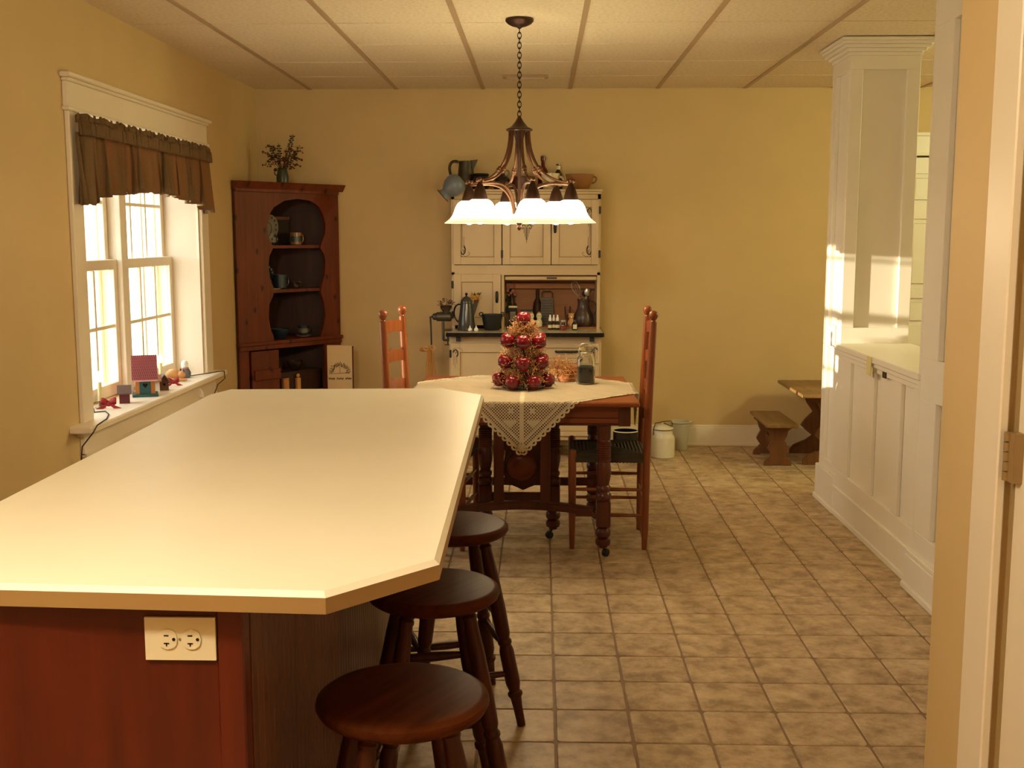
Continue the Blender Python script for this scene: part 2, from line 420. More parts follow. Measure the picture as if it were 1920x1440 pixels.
struct(MB().box(4.4, 4.6, 0.9, YB, 0, CEIL + .02).build('wall_right', 'wall_paint'), 'tan wall of the next room')
struct(MB().box(.97, 4.4, 1.0, 1.12, 0, CEIL + .02).build('wall_next_room', 'wall_paint'), 'tan wall of the next room')
# kitchen side wall with door on the right
KX, KY = 0.85, 2.365
w = MB(); w.box(KX, KX + .12, 2.035, KY, 0, CEIL + .02); w.box(KX, KX + .12, -2.0, 1.2, 0, CEIL + .02); w.box(KX, KX + .12, 1.2, 2.035, 2.06, CEIL + .02)
w.box(KX + .06, KX + .12, 1.2, 2.035, 0, 2.06)
struct(w.build('wall_kitchen_side', 'wall_paint'), 'short tan painted wall end beside white door')
d = MB(); d.box(KX - .018, KX, 2.025, 2.138, 0, 2.07, .003); d.box(KX - .018, KX, 1.09, 1.20, 0, 2.07, .003); d.box(KX - .022, KX, 1.07, 2.16, 2.07, 2.2, .003)
struct(d.build('trim_1', 'white_trim'), 'white flat casing around side door')
door = struct(MB().box(KX + .012, KX + .05, 1.203, 2.015, .01, 2.055, .003).build('door_1', 'white_trim'), 'white side door with brass hinge')
for hz in (0.25, 1.086, 1.85):
    hg = MB()
    for k in range(5): hg.lathe([(.0075, hz - .045 + k * .018 + .001), (.0075, hz - .045 + k * .018 + .017)], 10, (KX - .006, 2.012, 0))
    hg.box(KX - .006, KX + .013, 1.985, 2.01, hz - .045, hz + .045); hg.build('hinge', 'brass_hinge', door, True)
# background panelled door on the back wall
door2 = struct(MB().box(DX0 + .012, DX1 - .012, YB + .045, YB + .08, .01, DZ - .012).build('door_2', 'white_paint'), 'white six panel door beyond the post')
fr = [(DX0 + .012, DX0 + .12), (2.775, 2.885), (DX1 - .12, DX1 - .012)]
st = MB()
for a, b in fr: st.box(a, b, YB + .03, YB + .045, .01, DZ - .012)
st.build('stile', 'white_paint', door2)
for a, b in ((.01, .22), (.72, .86), (1.03 + .02, 1.12), (1.60, 1.70), (1.91, DZ - .012)):
    m = MB()
    m.box(fr[0][1], fr[1][0], YB + .03, YB + .045, a, b); m.box(fr[1][1], fr[2][0], YB + .03, YB + .045, a, b); m.build('rail', 'white_paint', door2)
for a, b in ((.22, .72), (.86, 1.05), (1.12, 1.60), (1.70, 1.91)):
    for u, v in ((fr[0][1], fr[1][0]), (fr[1][1], fr[2][0])):
        MB().box(u + .03, v - .03, YB + .034, YB + .045, a + .03, b - .03, .005).build('panel', 'white_paint', door2)
d = MB(); d.box(DX0 - .1, DX0, YB - .018, YB, 0, DZ, .003); d.box(DX1, DX1 + .1, YB - .018, YB, 0, DZ, .003); d.box(DX0 - .1, DX1 + .1, YB - .02, YB, DZ, DZ + .13, .003)
d.box(DX0 - .12, DX1 + .12, YB - .03, YB, DZ + .13, DZ + .155, .004); d.box(DX0 - .1, DX1 + .1, YB - .026, YB, DZ - .002, DZ + .016, .003)
struct(d.build('trim_2', 'white_paint'), 'white casing above the panelled door')
# baseboards
b = MB(); b.box(-1.38, 2.34, YB - .016, YB, 0, .135, .004); b.box(-1.38, 2.34, YB - .022, YB, 0, .022, .003); b.box(-1.38, 2.34, YB - .012, YB, .135, .15, .003)
struct(b.build('baseboard_back', 'white_trim'), 'white baseboard along the back wall')
b = MB(); b.box(XL, XL + .016, -2, 7.2, 0, .14, .004)
struct(b.build('baseboard_left', 'white_trim'), 'white baseboard along window wall')
# ---- panelled half wall with ledge, post and tall panelled section
def framed(parent, mat, plane, pos, u0, u1, z0, z1, stiles, rails, t=.018, sgn=-1):
    # stiles and rails standing proud of a recessed field; plane 'x' (field at x=pos) or 'y'
    def bx(a, b, c, d, name):
        m = MB()
        p, q = (pos - t, pos) if sgn < 0 else (pos, pos + t)
        if plane == 'x': m.box(p, q, a, b, c, d, .002)
        else: m.box(a, b, p, q, c, d, .002)
        m.build(name, mat, parent)
    for a, b in rails: bx(u0, u1, a, b, 'rail')
    zs = sorted(rails)
    for a, b in stiles:
        for (r0, r1), (r2, r3) in zip(zs[:-1], zs[1:]): bx(a, b, r1, r2, 'stile')
hw = struct(MB().box(1.598, 1.92, 4.64, 5.95, 0, .885).build('wall_divider', 'white_paint'), 'white panelled half wall with ledge')
framed(hw, 'white_paint', 'x', 1.598, 4.64, 5.95, .2, .885, [(4.64, 4.74), (4.90, 4.985), (5.30, 5.39), (5.71, 5.95)], [(.14, .245), (.84, .885)])
m = MB(); m.box(1.575, 1.598, 4.64, 5.95, 0, .14, .003); m.box(1.568, 1.598, 4.64, 5.95, 0, .03, .004); m.box(1.57, 1.598, 4.64, 5.95, .14, .158, .004); m.build('base_moulding', 'white_paint', hw)
led = MB(); led.box(1.555, 1.96, 4.62, 5.955, .888, .918, .005); led.build('ledge', 'white_paint', hw)
MB().box(1.567, 1.60, 4.64, 5.95, .866, .888, .003).build('cove', 'white_paint', hw)
MB().box(1.5755, 1.5805, 5.115, 5.165, .835, .866, .0).build('latch', 'pewter', hw)  # dark plate added in place of the dark notch cut in here
tagp = tag(MB().box(-.0015, .0015, -.035, .035, -.09, 0).build('paper_tag', 'tape_yellow', None, False, (1.5525, 5.30, .918)), 'small pale yellow tape strip hanging off the half wall ledge', 'tape')
po = struct(MB().box(1.61, 1.925, 5.975, 6.29, 0, 2.40).build('wall_post', 'white_paint'), 'white square panelled post reaching the ceiling')
for pl, pos, u0, u1, sg in (('x', 1.61, 5.9751, 6.2899, -1), ('y', 5.975, 1.588, 1.945, -1), ('x', 1.925, 5.9751, 6.2899, 1), ('y', 6.29, 1.588, 1.945, 1)):
    framed(po, 'white_paint', pl, pos, u0, u1, .14, 2.40, [(u0, u0 + .065), (u1 - .065, u1)], [(.14, .25), (.885, 1.0), (2.33, 2.40)], .022, sg)
m = MB(); m.box(1.572, 1.961, 5.937, 6.328, 0, .20, .004); m.box(1.563, 1.970, 5.928, 6.337, 0, .03, .005); m.build('plinth', 'white_paint', po)
m = MB()
for k, (z0, z1, e) in enumerate(((2.40, 2.418, .006), (2.418, 2.435, .022), (2.435, 2.452, .040), (2.452, 2.468, .052), (2.468, 2.4835, .062))):
    m.box(1.588 - e, 1.945 + e, 5.953 - e, 6.312 + e, z0, z1, .003)
m.build('capital', 'white_paint', po)
tw = struct(MB().box(1.59, 1.92, 3.3, 4.62, 0, CEIL).build('wall_panelled', 'white_paint'), 'tall white panelled wall section in front of the half wall')
framed(tw, 'white_paint', 'x', 1.59, 3.3, 4.62, .14, CEIL, [(3.3, 3.4), (3.78, 3.88), (4.43, 4.62)], [(.14, .26), (.82, .99), (2.30, CEIL)], .024)
MB().box(1.566, 1.92, 4.62, 4.645, .0, CEIL, .002).build('end_board', 'white_paint', tw)
m = MB(); m.box(1.545, 1.59, 3.3, 4.66, 0, .15, .004); m.box(1.536, 1.59, 3.3, 4.668, 0, .03, .005); m.box(1.55, 1.59, 3.3, 4.655, .15, .17, .004); m.build('base_moulding', 'white_paint', tw)

# ------------------------------------------------------------------ window in the left wall
WM = 'white_trim'
win = struct(MB().box(-2.28, XL, OY0, OY1, OZ1 - .012, OZ1).build('window_1', WM), 'white double window with divided panes')
m = MB(); m.box(-2.28, XL, OY0, OY0 + .012, OZ0, OZ1 - .012); m.box(-2.28, XL, OY1 - .012, OY1, OZ0, OZ1 - .012); m.build('jamb', WM, win)
m = MB()
for x0, x1, e in ((-2.14, -2.11, .044), (-2.24, -2.14, .034), (-2.30, -2.24, .042)):
    m.box(x0, x1, 5.672 - e, 5.672 + e, OZ0, OZ1 - .012, .003)
m.build('mullion', WM, win)
for (a, b) in ((OY0 + .012, 5.638), (5.706, OY1 - .012)):
    m = MB()   # exterior stop and track beyond the sashes
    for y0, y1 in ((a, a + .022), (b - .03, b)):
        m.box(-2.295, -2.225, y0, y1, OZ0, OZ1 - .012, .002); m.box(-2.34, -2.30, y0 - .005, y1 + .012, OZ0, OZ1 - .012, .002)
    m.box(-2.295, -2.225, a, b, OZ0, OZ0 + .02); m.build('track', WM, win)
    for nm, x, z0, z1, bot in (('lower_sash', -2.155, OZ0 + .008, 1.365, .062), ('upper_sash', -2.195, 1.315, OZ1 - .014, .045)):
        y0, y1 = a + .006, b - .006
        s = MB(); t = .016
        s.box(x - t, x + t, y0, y0 + .042, z0, z1, .003); s.box(x - t, x + t, y1 - .042, y1, z0, z1, .003)
        s.box(x - t, x + t, y0 + .042, y1 - .042, z0, z0 + bot, .003); s.box(x - t, x + t, y0 + .042, y1 - .042, z1 - .05, z1, .003)
        so = s.build(nm, WM, win)
        gy0, gy1, gz0, gz1 = y0 + .042, y1 - .042, z0 + bot, z1 - .05
        q = MB(); wv = (gy1 - gy0) / 3
        for k in (1, 2): q.box(x - .009, x + .009, gy0 + k * wv - .009, gy0 + k * wv + .009, gz0, gz1, .002)
        zm = (gz0 + gz1) / 2; q.box(x - .0085, x + .0085, gy0, gy1, zm - .009, zm + .009, .002)
        q.build('muntin', WM, so)
        for k in range(3):
            for c, d in ((gz0, zm), (zm, gz1)): MB().box(x - .002, x + .002, gy0 + k * wv, gy0 + (k + 1) * wv, c, d).build('pane', 'pane_glass', so)
m = MB(); m.box(-2.135, -1.885, 4.60, 6.66, OZ0 - .028, OZ0 + .002, .006); m.box(-2.30, -2.135, OY0, OY1, OZ0 - .028, OZ0 + .006); m.build('sill', 'white_trim', win)
m = MB(); m.box(XL, XL + .02, 4.70, 6.67, .54, .652, .003); m.box(XL, XL + .035, 4.66, 6.69, .63, .652, .004); m.box(XL, XL + .028, 4.70, 6.67, .535, .552, .003); m.build('apron', 'white_trim', win)
m = MB(); m.box(XL, XL + .02, OY0 - .115, OY0 - .004, OZ0, 2.0, .003); m.box(XL, XL + .02, OY1 + .004, OY1 + .13, OZ0, 2.0, .003); m.build('casing', 'white_trim', win)
m = MB(); m.box(XL, XL + .024, OY0 - .125, OY1 + .14, 2.012, 2.118, .003); m.box(XL, XL + .036, OY0 - .137, OY1 + .152, 1.998, 2.014, .004)
m.box(XL, XL + .036, OY0 - .133, OY1 + .148, 2.118, 2.132, .004); m.box(XL, XL + .05, OY0 - .15, OY1 + .165, 2.132, 2.152, .005); m.build('header', 'white_trim', win)
# outside
struct(MB().box(-90, -2.6, -60, 80, -0.7, -0.6).build('ground', 'ground_out'), 'pale ground outside the window')
def tree(x, y, h, seed):
    rnd = random.Random(seed); t = thing('bare_tree', 'bare pale tree seen faintly through the window glass', 'tree', (x, y, -.6), 0, 'trees outside the window')
    MB().tube([(0, 0, 0), (.04, .03, h * .5), (0, 0, h)], [.12, .08, .02], 7).build('trunk', 'bark', t, True)
    m = MB()
    for k in range(26):
        z = h * (.2 + .75 * k / 26); a = rnd.uniform(0, 2 * PI); l = (h - z) * .45 + .2
        p1 = (math.cos(a) * l * .5, math.sin(a) * l * .5, z + l * .3); p2 = (math.cos(a + .3) * l, math.sin(a + .3) * l, z + l * .7)
        m.tube([(0, 0, z), p1, p2], [.03, .018, .006], 4)
        for q in range(3):
            f = rnd.uniform(.4, .9); s0 = tuple(p1[i] + (p2[i] - p1[i]) * f for i in range(3))
            m.tube([s0, tuple(s0[i] + rnd.uniform(-.35, .35) for i in range(3))], [.01, .004], 3)
    m.build('branches', 'bark', t)
for k, (x, y) in enumerate(((-7.2, 13.6), (-10.5, 22.0), (-13.0, 17.0))): tree(x, y, 5.5, k + 3)

# ------------------------------------------------------------------ valance
val = thing('window_valance', 'gathered brown cloth valance with arched hem on the window', 'valance', (0, 0, 1.6))
def val_sheet(z_top, z_bot, n, rows, amp, xoff, freq, ruffle=False):
    m = MB(); y0, y1 = 4.72, 6.56; vs = []; fs = []
    for j in range(rows + 1):
        f = j / rows
        for i in range(n + 1):
            t = i / n; y = y0 + (y1 - y0) * t
            zb = z_bot(t) if callable(z_bot) else z_bot
            z = z_top + (zb - z_top) * f
            ph = freq * t * 2 * PI + 1.7 * math.sin(t * 23) + .8 * math.sin(t * 57)
            a = amp * (.35 + .65 * f if not ruffle else 1.0)
            x = xoff + a * math.sin(ph + .5 * f) + a * .35 * math.sin(ph * 2.3 + f); y += a * .55 * math.sin(2 * ph + .4)
            if t < .02 or t > .98: x -= .03 * (1 if ruffle else .8)
            if ruffle and j == 0: z += .006 * math.sin(ph * 1.3)
            vs.append((x, y + .004 * math.cos(ph), z - 1.6))
    for j in range(rows):
        for i in range(n): k = j * (n + 1) + i; fs.append((k, k + 1, k + n + 2, k + n + 1))
    m.add(vs, fs); return m
def hem(t):
    z = 1.61 + .085 * math.sin(PI * min(1, max(0, (t - .04) / .92))) ** .55
    step = .010 * math.floor(math.sin(t * 60) * 1.2)
    return z + step * .5
for nm, args in (('skirt', (1.912, hem, 600, 10, .030, -1.922, 17)), ('heading', (1.985, 1.955, 420, 3, .009, -1.908, 33, True)), ('rod_pocket', (1.957, 1.900, 420, 4, .007, -1.899, 38, True))):
    o = val_sheet(*args).build(nm, 'valance_cloth', val, True)
    sm = o.modifiers.new('thick', 'SOLIDIFY'); sm.thickness = .0025
MB().tube([(-1.922, 4.79, .325), (-1.920, 5.6, .325), (-1.922, 6.50, .325)], .004, 8).build('rod', 'white_trim', val, True)

# ------------------------------------------------------------------ island
isl = thing('kitchen_island', 'cherry wood kitchen island base with beadboard side', 'island', (-.8, 2.9, 0))
def L(x, y, z=0): return (x + .8, y - 2.9, z)
X0, X1, Y0_, Y1_ = -1.13, -.497, 1.80, 4.08
MB().box(X0 + .8, X1 + .8 - .004, Y0_ - 2.9 + .004, Y1_ - 2.9, .0, .873).build('body', 'cherry', isl)
m = MB(); m.box(X0 + .8, -.54 + .8, Y0_ - 2.9 - .006, Y0_ - 2.9 + .004, .02, .872, .001); m.build('end_panel', 'cherry', isl)
m = MB(); m.box(-.54 + .8, X1 + .8 + .002, Y0_ - 2.9 - .010, Y0_ - 2.9 + .03, .0, .872, .003); m.build('corner_post', 'cherry', isl)
k = 0; y = Y0_ + .034
while y < Y1_ - .02:
    MB().box(X1 + .8 - .004, X1 + .8 + .0035, y - 2.9 + .0018, y + .0345 - 2.9, .0, .872, .0016).build('bead_board', 'cherry_side', isl); y += .036
top = thing('countertop', 'cream laminate island countertop with clipped corners', 'countertop', (-.7, 2.95, .874))
poly = [(-1.03, 1.772), (-.345, 1.737), (-.178, 1.927), (-.205, 4.021), (-.369, 4.195), (-1.168, 4.145), (-1.207, 4.0), (-1.172, 1.93)]
def inset(pl, d):
    c = (sum(p[0] for p in pl) / len(pl), sum(p[1] for p in pl) / len(pl)); n = len(pl); out = []
    lines = []
    for i in range(n):
        a, b = Vector(pl[i]), Vector(pl[(i + 1) % n]); t = (b - a).normalized(); nn = Vector((-t.y, t.x))
        if (Vector(c) - a).dot(nn) < 0: nn = -nn
        lines.append((a + nn * d, t))
    for i in range(n):
        (a, t), (b, u) = lines[i - 1], lines[i]; den = t.x * u.y - t.y * u.x
        s = ((b.x - a.x) * u.y - (b.y - a.y) * u.x) / den; q = a + t * s; out.append((q.x, q.y))
    return out
loc = lambda pl: [(x + .7, y - 2.95) for x, y in pl]
m = MB(); n = len(poly); A = loc(poly); B = loc(inset(poly, .0095))
m.add([(x, y, .0275) for x, y in A] + [(x, y, .0365) for x, y in B] + [(x, y, .0275) for x, y in B], [(i, (i + 1) % n, n + (i + 1) % n, n + i) for i in range(n)] + [tuple(range(n, 2 * n))] + [tuple(reversed(range(2 * n, 3 * n)))] + [(i, 2 * n + i, 2 * n + (i + 1) % n, (i + 1) % n) for i in range(n)])
m.build('top_surface', 'laminate', top)
MB().prism(loc(inset(poly, .0003)), 0.0, .0274).build('edge_band', 'laminate_edge', top)
# outlet
ou = thing('wall_outlet', 'ivory twin socket plate on the cherry island end', 'socket', (-.601, Y0_ - .0065, .812))
m = MB(); m.box(-.0595, .0595, -.006, .0, -.037, .037, .003); m.build('plate', 'outlet_ivory', ou)
for sx in (-.0205, .0195):
    oo = MB().prism([(sx + .017 * math.cos(a) * (1 if abs(math.cos(a)) < .86 else .94), .0175 * math.sin(a)) for a in [2 * PI * i / 20 for i in range(20)]], -.0085, -.005, 'xz').build('receptacle', 'outlet_ivory', ou)
    s = MB(); s.box(sx - .006, sx + .002, -.0092, -.008, .0055, .0075); s.box(sx - .0065, sx + .0025, -.0092, -.008, -.008, -.006); s.box(sx - .003, sx - .001, -.0092, -.008, -.012, -.006)
    s.lathe([(.0028, -.0092), (.0028, -.008)], 10, (sx + .0105, 0, 0), True, 'y'); s.build('slot', 'black_gloss', oo)
MB().lathe([(.0022, -.0075), (.0022, -.005)], 8, (-.0005, 0, 0), True, 'y').build('screw', 'steel', ou)

# ------------------------------------------------------------------ stools
def make_stool(label):
    t = thing('bar_stool', label, 'stool', (0, 0, 0), 0, 'round bar stools beside the island')
    MB().lathe([(.02, .566), (.13, .566), (.152, .570), (.163, .578), (.168, .588), (.166, .597), (.158, .603), (.15, .6045), (.02, .6045)], 48).build('seat', 'stool_wood', t, True)
    tops = []; bots = []
    for k in range(4):
        a = k * PI / 2; tp = Vector((math.cos(a) * .105, math.sin(a) * .105, .57)); bt = Vector((math.cos(a) * .236, math.sin(a) * .236, 0)); tops.append(tp); bots.append(bt)
        prof = [(0, .0125), (.10, .0145), (.15, .017), (.165, .023), (.18, .0225), (.19, .0165), (.205, .019), (.23, .0225), (.40, .0225), (.43, .018), (.44, .0215), (.455, .0215), (.465, .017), (.49, .0215), (.62, .0235), (.80, .0215), (.94, .017), (.955, .020), (.97, .015), (1, .013)]
        MB().tube([bt + (tp - bt) * f for f, r in prof], [r for f, r in prof], 12).build('leg', 'stool_leg', t, True)
    for k in range(4):
        for f in ((.28, .36) if k % 2 else (.42, .50))[:1] + ((.66,) if k % 2 else (.58,)):
            p = bots[k] + (tops[k] - bots[k]) * f; q = bots[(k + 1) % 4] + (tops[(k + 1) % 4] - bots[(k + 1) % 4]) * f
            MB().tube([p, p + (q - p) * .3, p + (q - p) * .5, p + (q - p) * .7, q], [.008, .0115, .0135, .0115, .008], 10).build('rung', 'stool_leg', t, True)
    return t
s0 = make_stool('dark turned wood bar stool under the corner of the countertop near the socket')
s0.location = (-.264, 2.065, 0); s0.rotation_euler.z = math.radians(-29)
s1 = copy_tree(s0); s1.location = (-.268, 2.735, 0); s1.rotation_euler.z = math.radians(-32); s1['label'] = 'dark turned wood bar stool standing between the two other stools'
s2 = copy_tree(s0); s2.location = (-.264, 3.36, 0); s2.rotation_euler.z = math.radians(-27); s2['label'] = 'dark turned wood bar stool closest to the dining table'

# ------------------------------------------------------------------ dining table
TB = (-.083, 5.44); TZ = .742
tb = thing('dining_table', 'antique oak dining table with turned legs on casters', 'table', (TB[0], TB[1], 0))
MB().box(-.53, .53, -.475, .48, TZ - .022, TZ, .006).build('tabletop', 'oak_table', tb)
m = MB(); hx, hy = .495, .385
m.box(-hx, hx, -hy, -hy + .022, .623, TZ - .022); m.box(-hx, hx, hy - .022, hy, .623, TZ - .022); m.box(-hx, -hx + .022, -hy + .022, hy - .022, .623, TZ - .022); m.box(hx - .022, hx, -hy + .022, hy - .022, .623, TZ - .022)
m.build('apron', 'oak_table', tb)
m = MB()
for s in (-1, 1): m.box(s * .4675 - .0275, s * .4675 + .0275, -hy - .008, -hy + .03, .620, TZ - .022, .002)
m.box(-hx, hx, -hy - .006, -hy, .623, .633, .002); m.box(-.44, .44, -hy - .004, -hy, .655, .66, .001); m.build('apron_block', 'oak_leg', tb)
prof = [(.020, .048), (.022, .055), (.033, .062), (.036, .075), (.034, .088), (.024, .096), (.034, .104), (.036, .118), (.034, .132), (.026, .142), (.030, .148)]
prof2 = [(.030, .272), (.036, .28), (.036, .30), (.027, .312), (.033, .325), (.033, .335), (.025, .345), (.030, .37), (.035, .40), (.033, .43), (.028, .455)]
for k in range(9): prof2 += [(.0335, .458 + k * .0105), (.0335, .4635 + k * .0105), (.0295, .4665 + k * .0105)]
prof2 += [(.028, .556), (.031, .565), (.031, .62), (.031, .623)]
def table_leg(x, y, mat='oak_leg', rot=0):
    m = MB(); m.lathe(prof, 18, (x, y, 0)); m.box(x - .033, x + .033, y - .033, y + .033, .148, .272, .005); m.lathe(prof2, 18, (x, y, 0))
    lg = m.build('leg', mat, tb, True)
    c = MB(); a = rot; dx, dy = math.cos(a) * .02, math.sin(a) * .02
    c.M = Matrix.Translation((x + dx, y + dy, .0195)) @ Matrix.Rotation(a, 4, 'Z')
    c.lathe([(.012, -.011), (.0185, -.009), (.0195, 0), (.0185, .009), (.012, .011)], 14, (0, 0, 0), True, 'y'); c.M = Matrix.Identity(4)
    c.tube([(x + dx, y + dy, .0195), (x + dx * .6, y + dy * .6, .038), (x, y, .05)], .006, 6); c.build('caster', 'black_iron', lg, True)
for x, y, r in ((.376, -.372, .8), (-.356, -.372, 2.4), (.362, .325, 0.5), (-.345, .325, 2.0), (-.185, -.045, 2.6), (.148, -.045, 3.6)): table_leg(x, y, 'oak_leg', r)
# bowed front stretcher with two boards, and the centre panel with its round boss between the middle legs
bow = [(x, -.372 + .15 * (1 - (x / .36) ** 2) + 0 * x) for x in [(-.33 + .66 * i / 16) for i in range(17)]]
m = MB()
for dz0, dz1, e in ((.190, .232, .012), (.200, .222, .015)):
    pl = [(x, y - e) for x, y in bow] + [(x, y + e) for x, y in reversed(bow)]; m.prism(pl, dz0, dz1)
m.build('stretcher', 'oak_leg', tb, True)
for x in (-.112, .108): MB().box(x - .024, x + .024, -.255, -.232, .23, .64, .002).build('upright_board', 'oak_leg', tb)
sh = [(-.118, .60), (-.118, .47), (-.085, .43), (-.095, .38), (-.1, .33), (-.088, .285), (-.06, .262), (-.03, .25), (0, .236), (.03, .25), (.06, .262), (.088, .285), (.1, .33), (.095, .38), (.085, .43), (.118, .47), (.118, .60)]
cp = MB().prism(sh, -.02, .0, 'xz').build('centre_panel', 'oak_leg', tb)
MB().lathe([(.003, -.052), (.04, -.05), (.06, -.044), (.072, -.034), (.075, -.02)], 28, (-.005, 0, .355), True, 'y').build('boss', 'oak_table', cp, True)
MB().box(-.152, .115, -.06, -.035, .185, .232, .003).build('middle_rail', 'oak_leg', tb)
MB().box(-.35, .36, .29, .31, .19, .232, .003).build('stretcher', 'oak_leg', tb)
# lace cloth, a square set cornerwise on the table and hanging over its edges
cl = thing('lace_tablecloth', 'cream crocheted lace cloth laid cornerwise over the dining table', 'tablecloth', (TB[0], TB[1], TZ))
HD = .715; EX, EYn, EYf = .536, -.481, .486
def drape(p, lift=.002):
    x, y = p; z = lift
    if y < EYn: z = lift - (EYn - y); y = EYn - lift - .012 * min(1, (EYn - p[1]) / .1)
    elif y > EYf: z = lift - (y - EYf); y = EYf + lift
    elif x > EX: z = lift - (x - EX); x = EX + lift + .01
    elif x < -EX: z = lift - (-EX - x); x = -EX - lift
    else: z += .0018 * math.sin(x * 40 + y * 9) * math.sin(y * 33) + .0012
    return (x, y, z)
def ab(a, b): return ((a - b) * HD, (a + b - 1) * HD)     # a,b in 0..1 ; (0,0) front corner
NN = 64; vs = []; fs = []; uvs = []
for j in range(NN + 1):
    for i in range(NN + 1): vs.append(drape(ab(i / NN, j / NN))); uvs.append((i / NN, j / NN))
for j in range(NN):
    for i in range(NN): k = j * (NN + 1) + i; fs.append((k, k + 1, k + NN + 2, k + NN + 1))
me = bpy.data.meshes.new('net'); me.from_pydata(vs, [], fs); uvl = me.uv_layers.new(name='UVMap')
for p in me.polygons:
    p.use_smooth = True
    for li in p.loop_indices: uvl.data[li].uv = uvs[me.loops[li].vertex_index]
me.materials.append(MATS['lace']); net = bpy.data.objects.new('net', me); COL.objects.link(net); net.parent = cl
mod = net.modifiers.new('thick', 'SOLIDIFY'); mod.thickness = .0016
m = MB(); SC = 34
for e in range(4):
    for k in range(SC):
        c0_ = (k + .5) / SC
        ring = []
        for q in range(13):
            an = PI * q / 12; u = c0_ + .5 / SC * math.cos(an) * 1.05; d = .016 * math.sin(an) + (.0)
            for ro in (1.0, .45):
                pass
            a, b = {0: (u, -d), 1: (1 + d, u), 2: (u, 1 + d), 3: (-d, u)}[e]; ring.append(drape(ab(a, b), .0025))
            u2 = c0_ + .5 / SC * math.cos(an) * .5; d2 = .016 * math.sin(an) * .45
            a, b = {0: (u2, -d2), 1: (1 + d2, u2), 2: (u2, 1 + d2), 3: (-d2, u2)}[e]; ring.append(drape(ab(a, b), .0025))
        m.add(ring, [(2 * i, 2 * i + 2, 2 * i + 3, 2 * i + 1) for i in range(12)])
    for w0, w1 in ((0, .008), (.030, .036)):
        st = []
        for k in range(81):
            u = k / 80
            for d in (w0, w1):
                a, b = {0: (u, d), 1: (1 - d, u), 2: (u, 1 - d), 3: (d, u)}[e]; st.append(drape(ab(a, b), .0028))
        m.add(st, [(2 * i, 2 * i + 2, 2 * i + 3, 2 * i + 1) for i in range(80)])
o = m.build('scalloped_border', 'lace_solid', cl); mod = o.modifiers.new('thick', 'SOLIDIFY'); mod.thickness = .0015
# solid crochet motifs on the hanging corner: crosses and two hearts
def sq(m, a, b, s=.0055):
    m.add([drape(ab(a - s, b - s), .0034), drape(ab(a + s, b - s), .0034), drape(ab(a + s, b + s), .0034), drape(ab(a - s, b + s), .0034)], [(0, 1, 2, 3)])
for ca, cb in ((.25, .06), (.06, .25), (.17, .10), (.10, .17)):
    m = MB(); sq(m, ca, cb, .005)
    for da, db in ((-1, 0), (1, 0), (0, -1), (0, 1)): sq(m, ca + da * .010, cb + db * .010, .0052)
    m.build('cross_motif', 'lace_solid', cl)
for ca, cb in ((.125, .05), (.05, .125)):
    m = MB()
    for q in range(4):
        for r_ in range(4 - q): sq(m, ca + q * .010, cb + r_ * .010, .0055)
    m.build('heart_motif', 'lace_solid', cl)

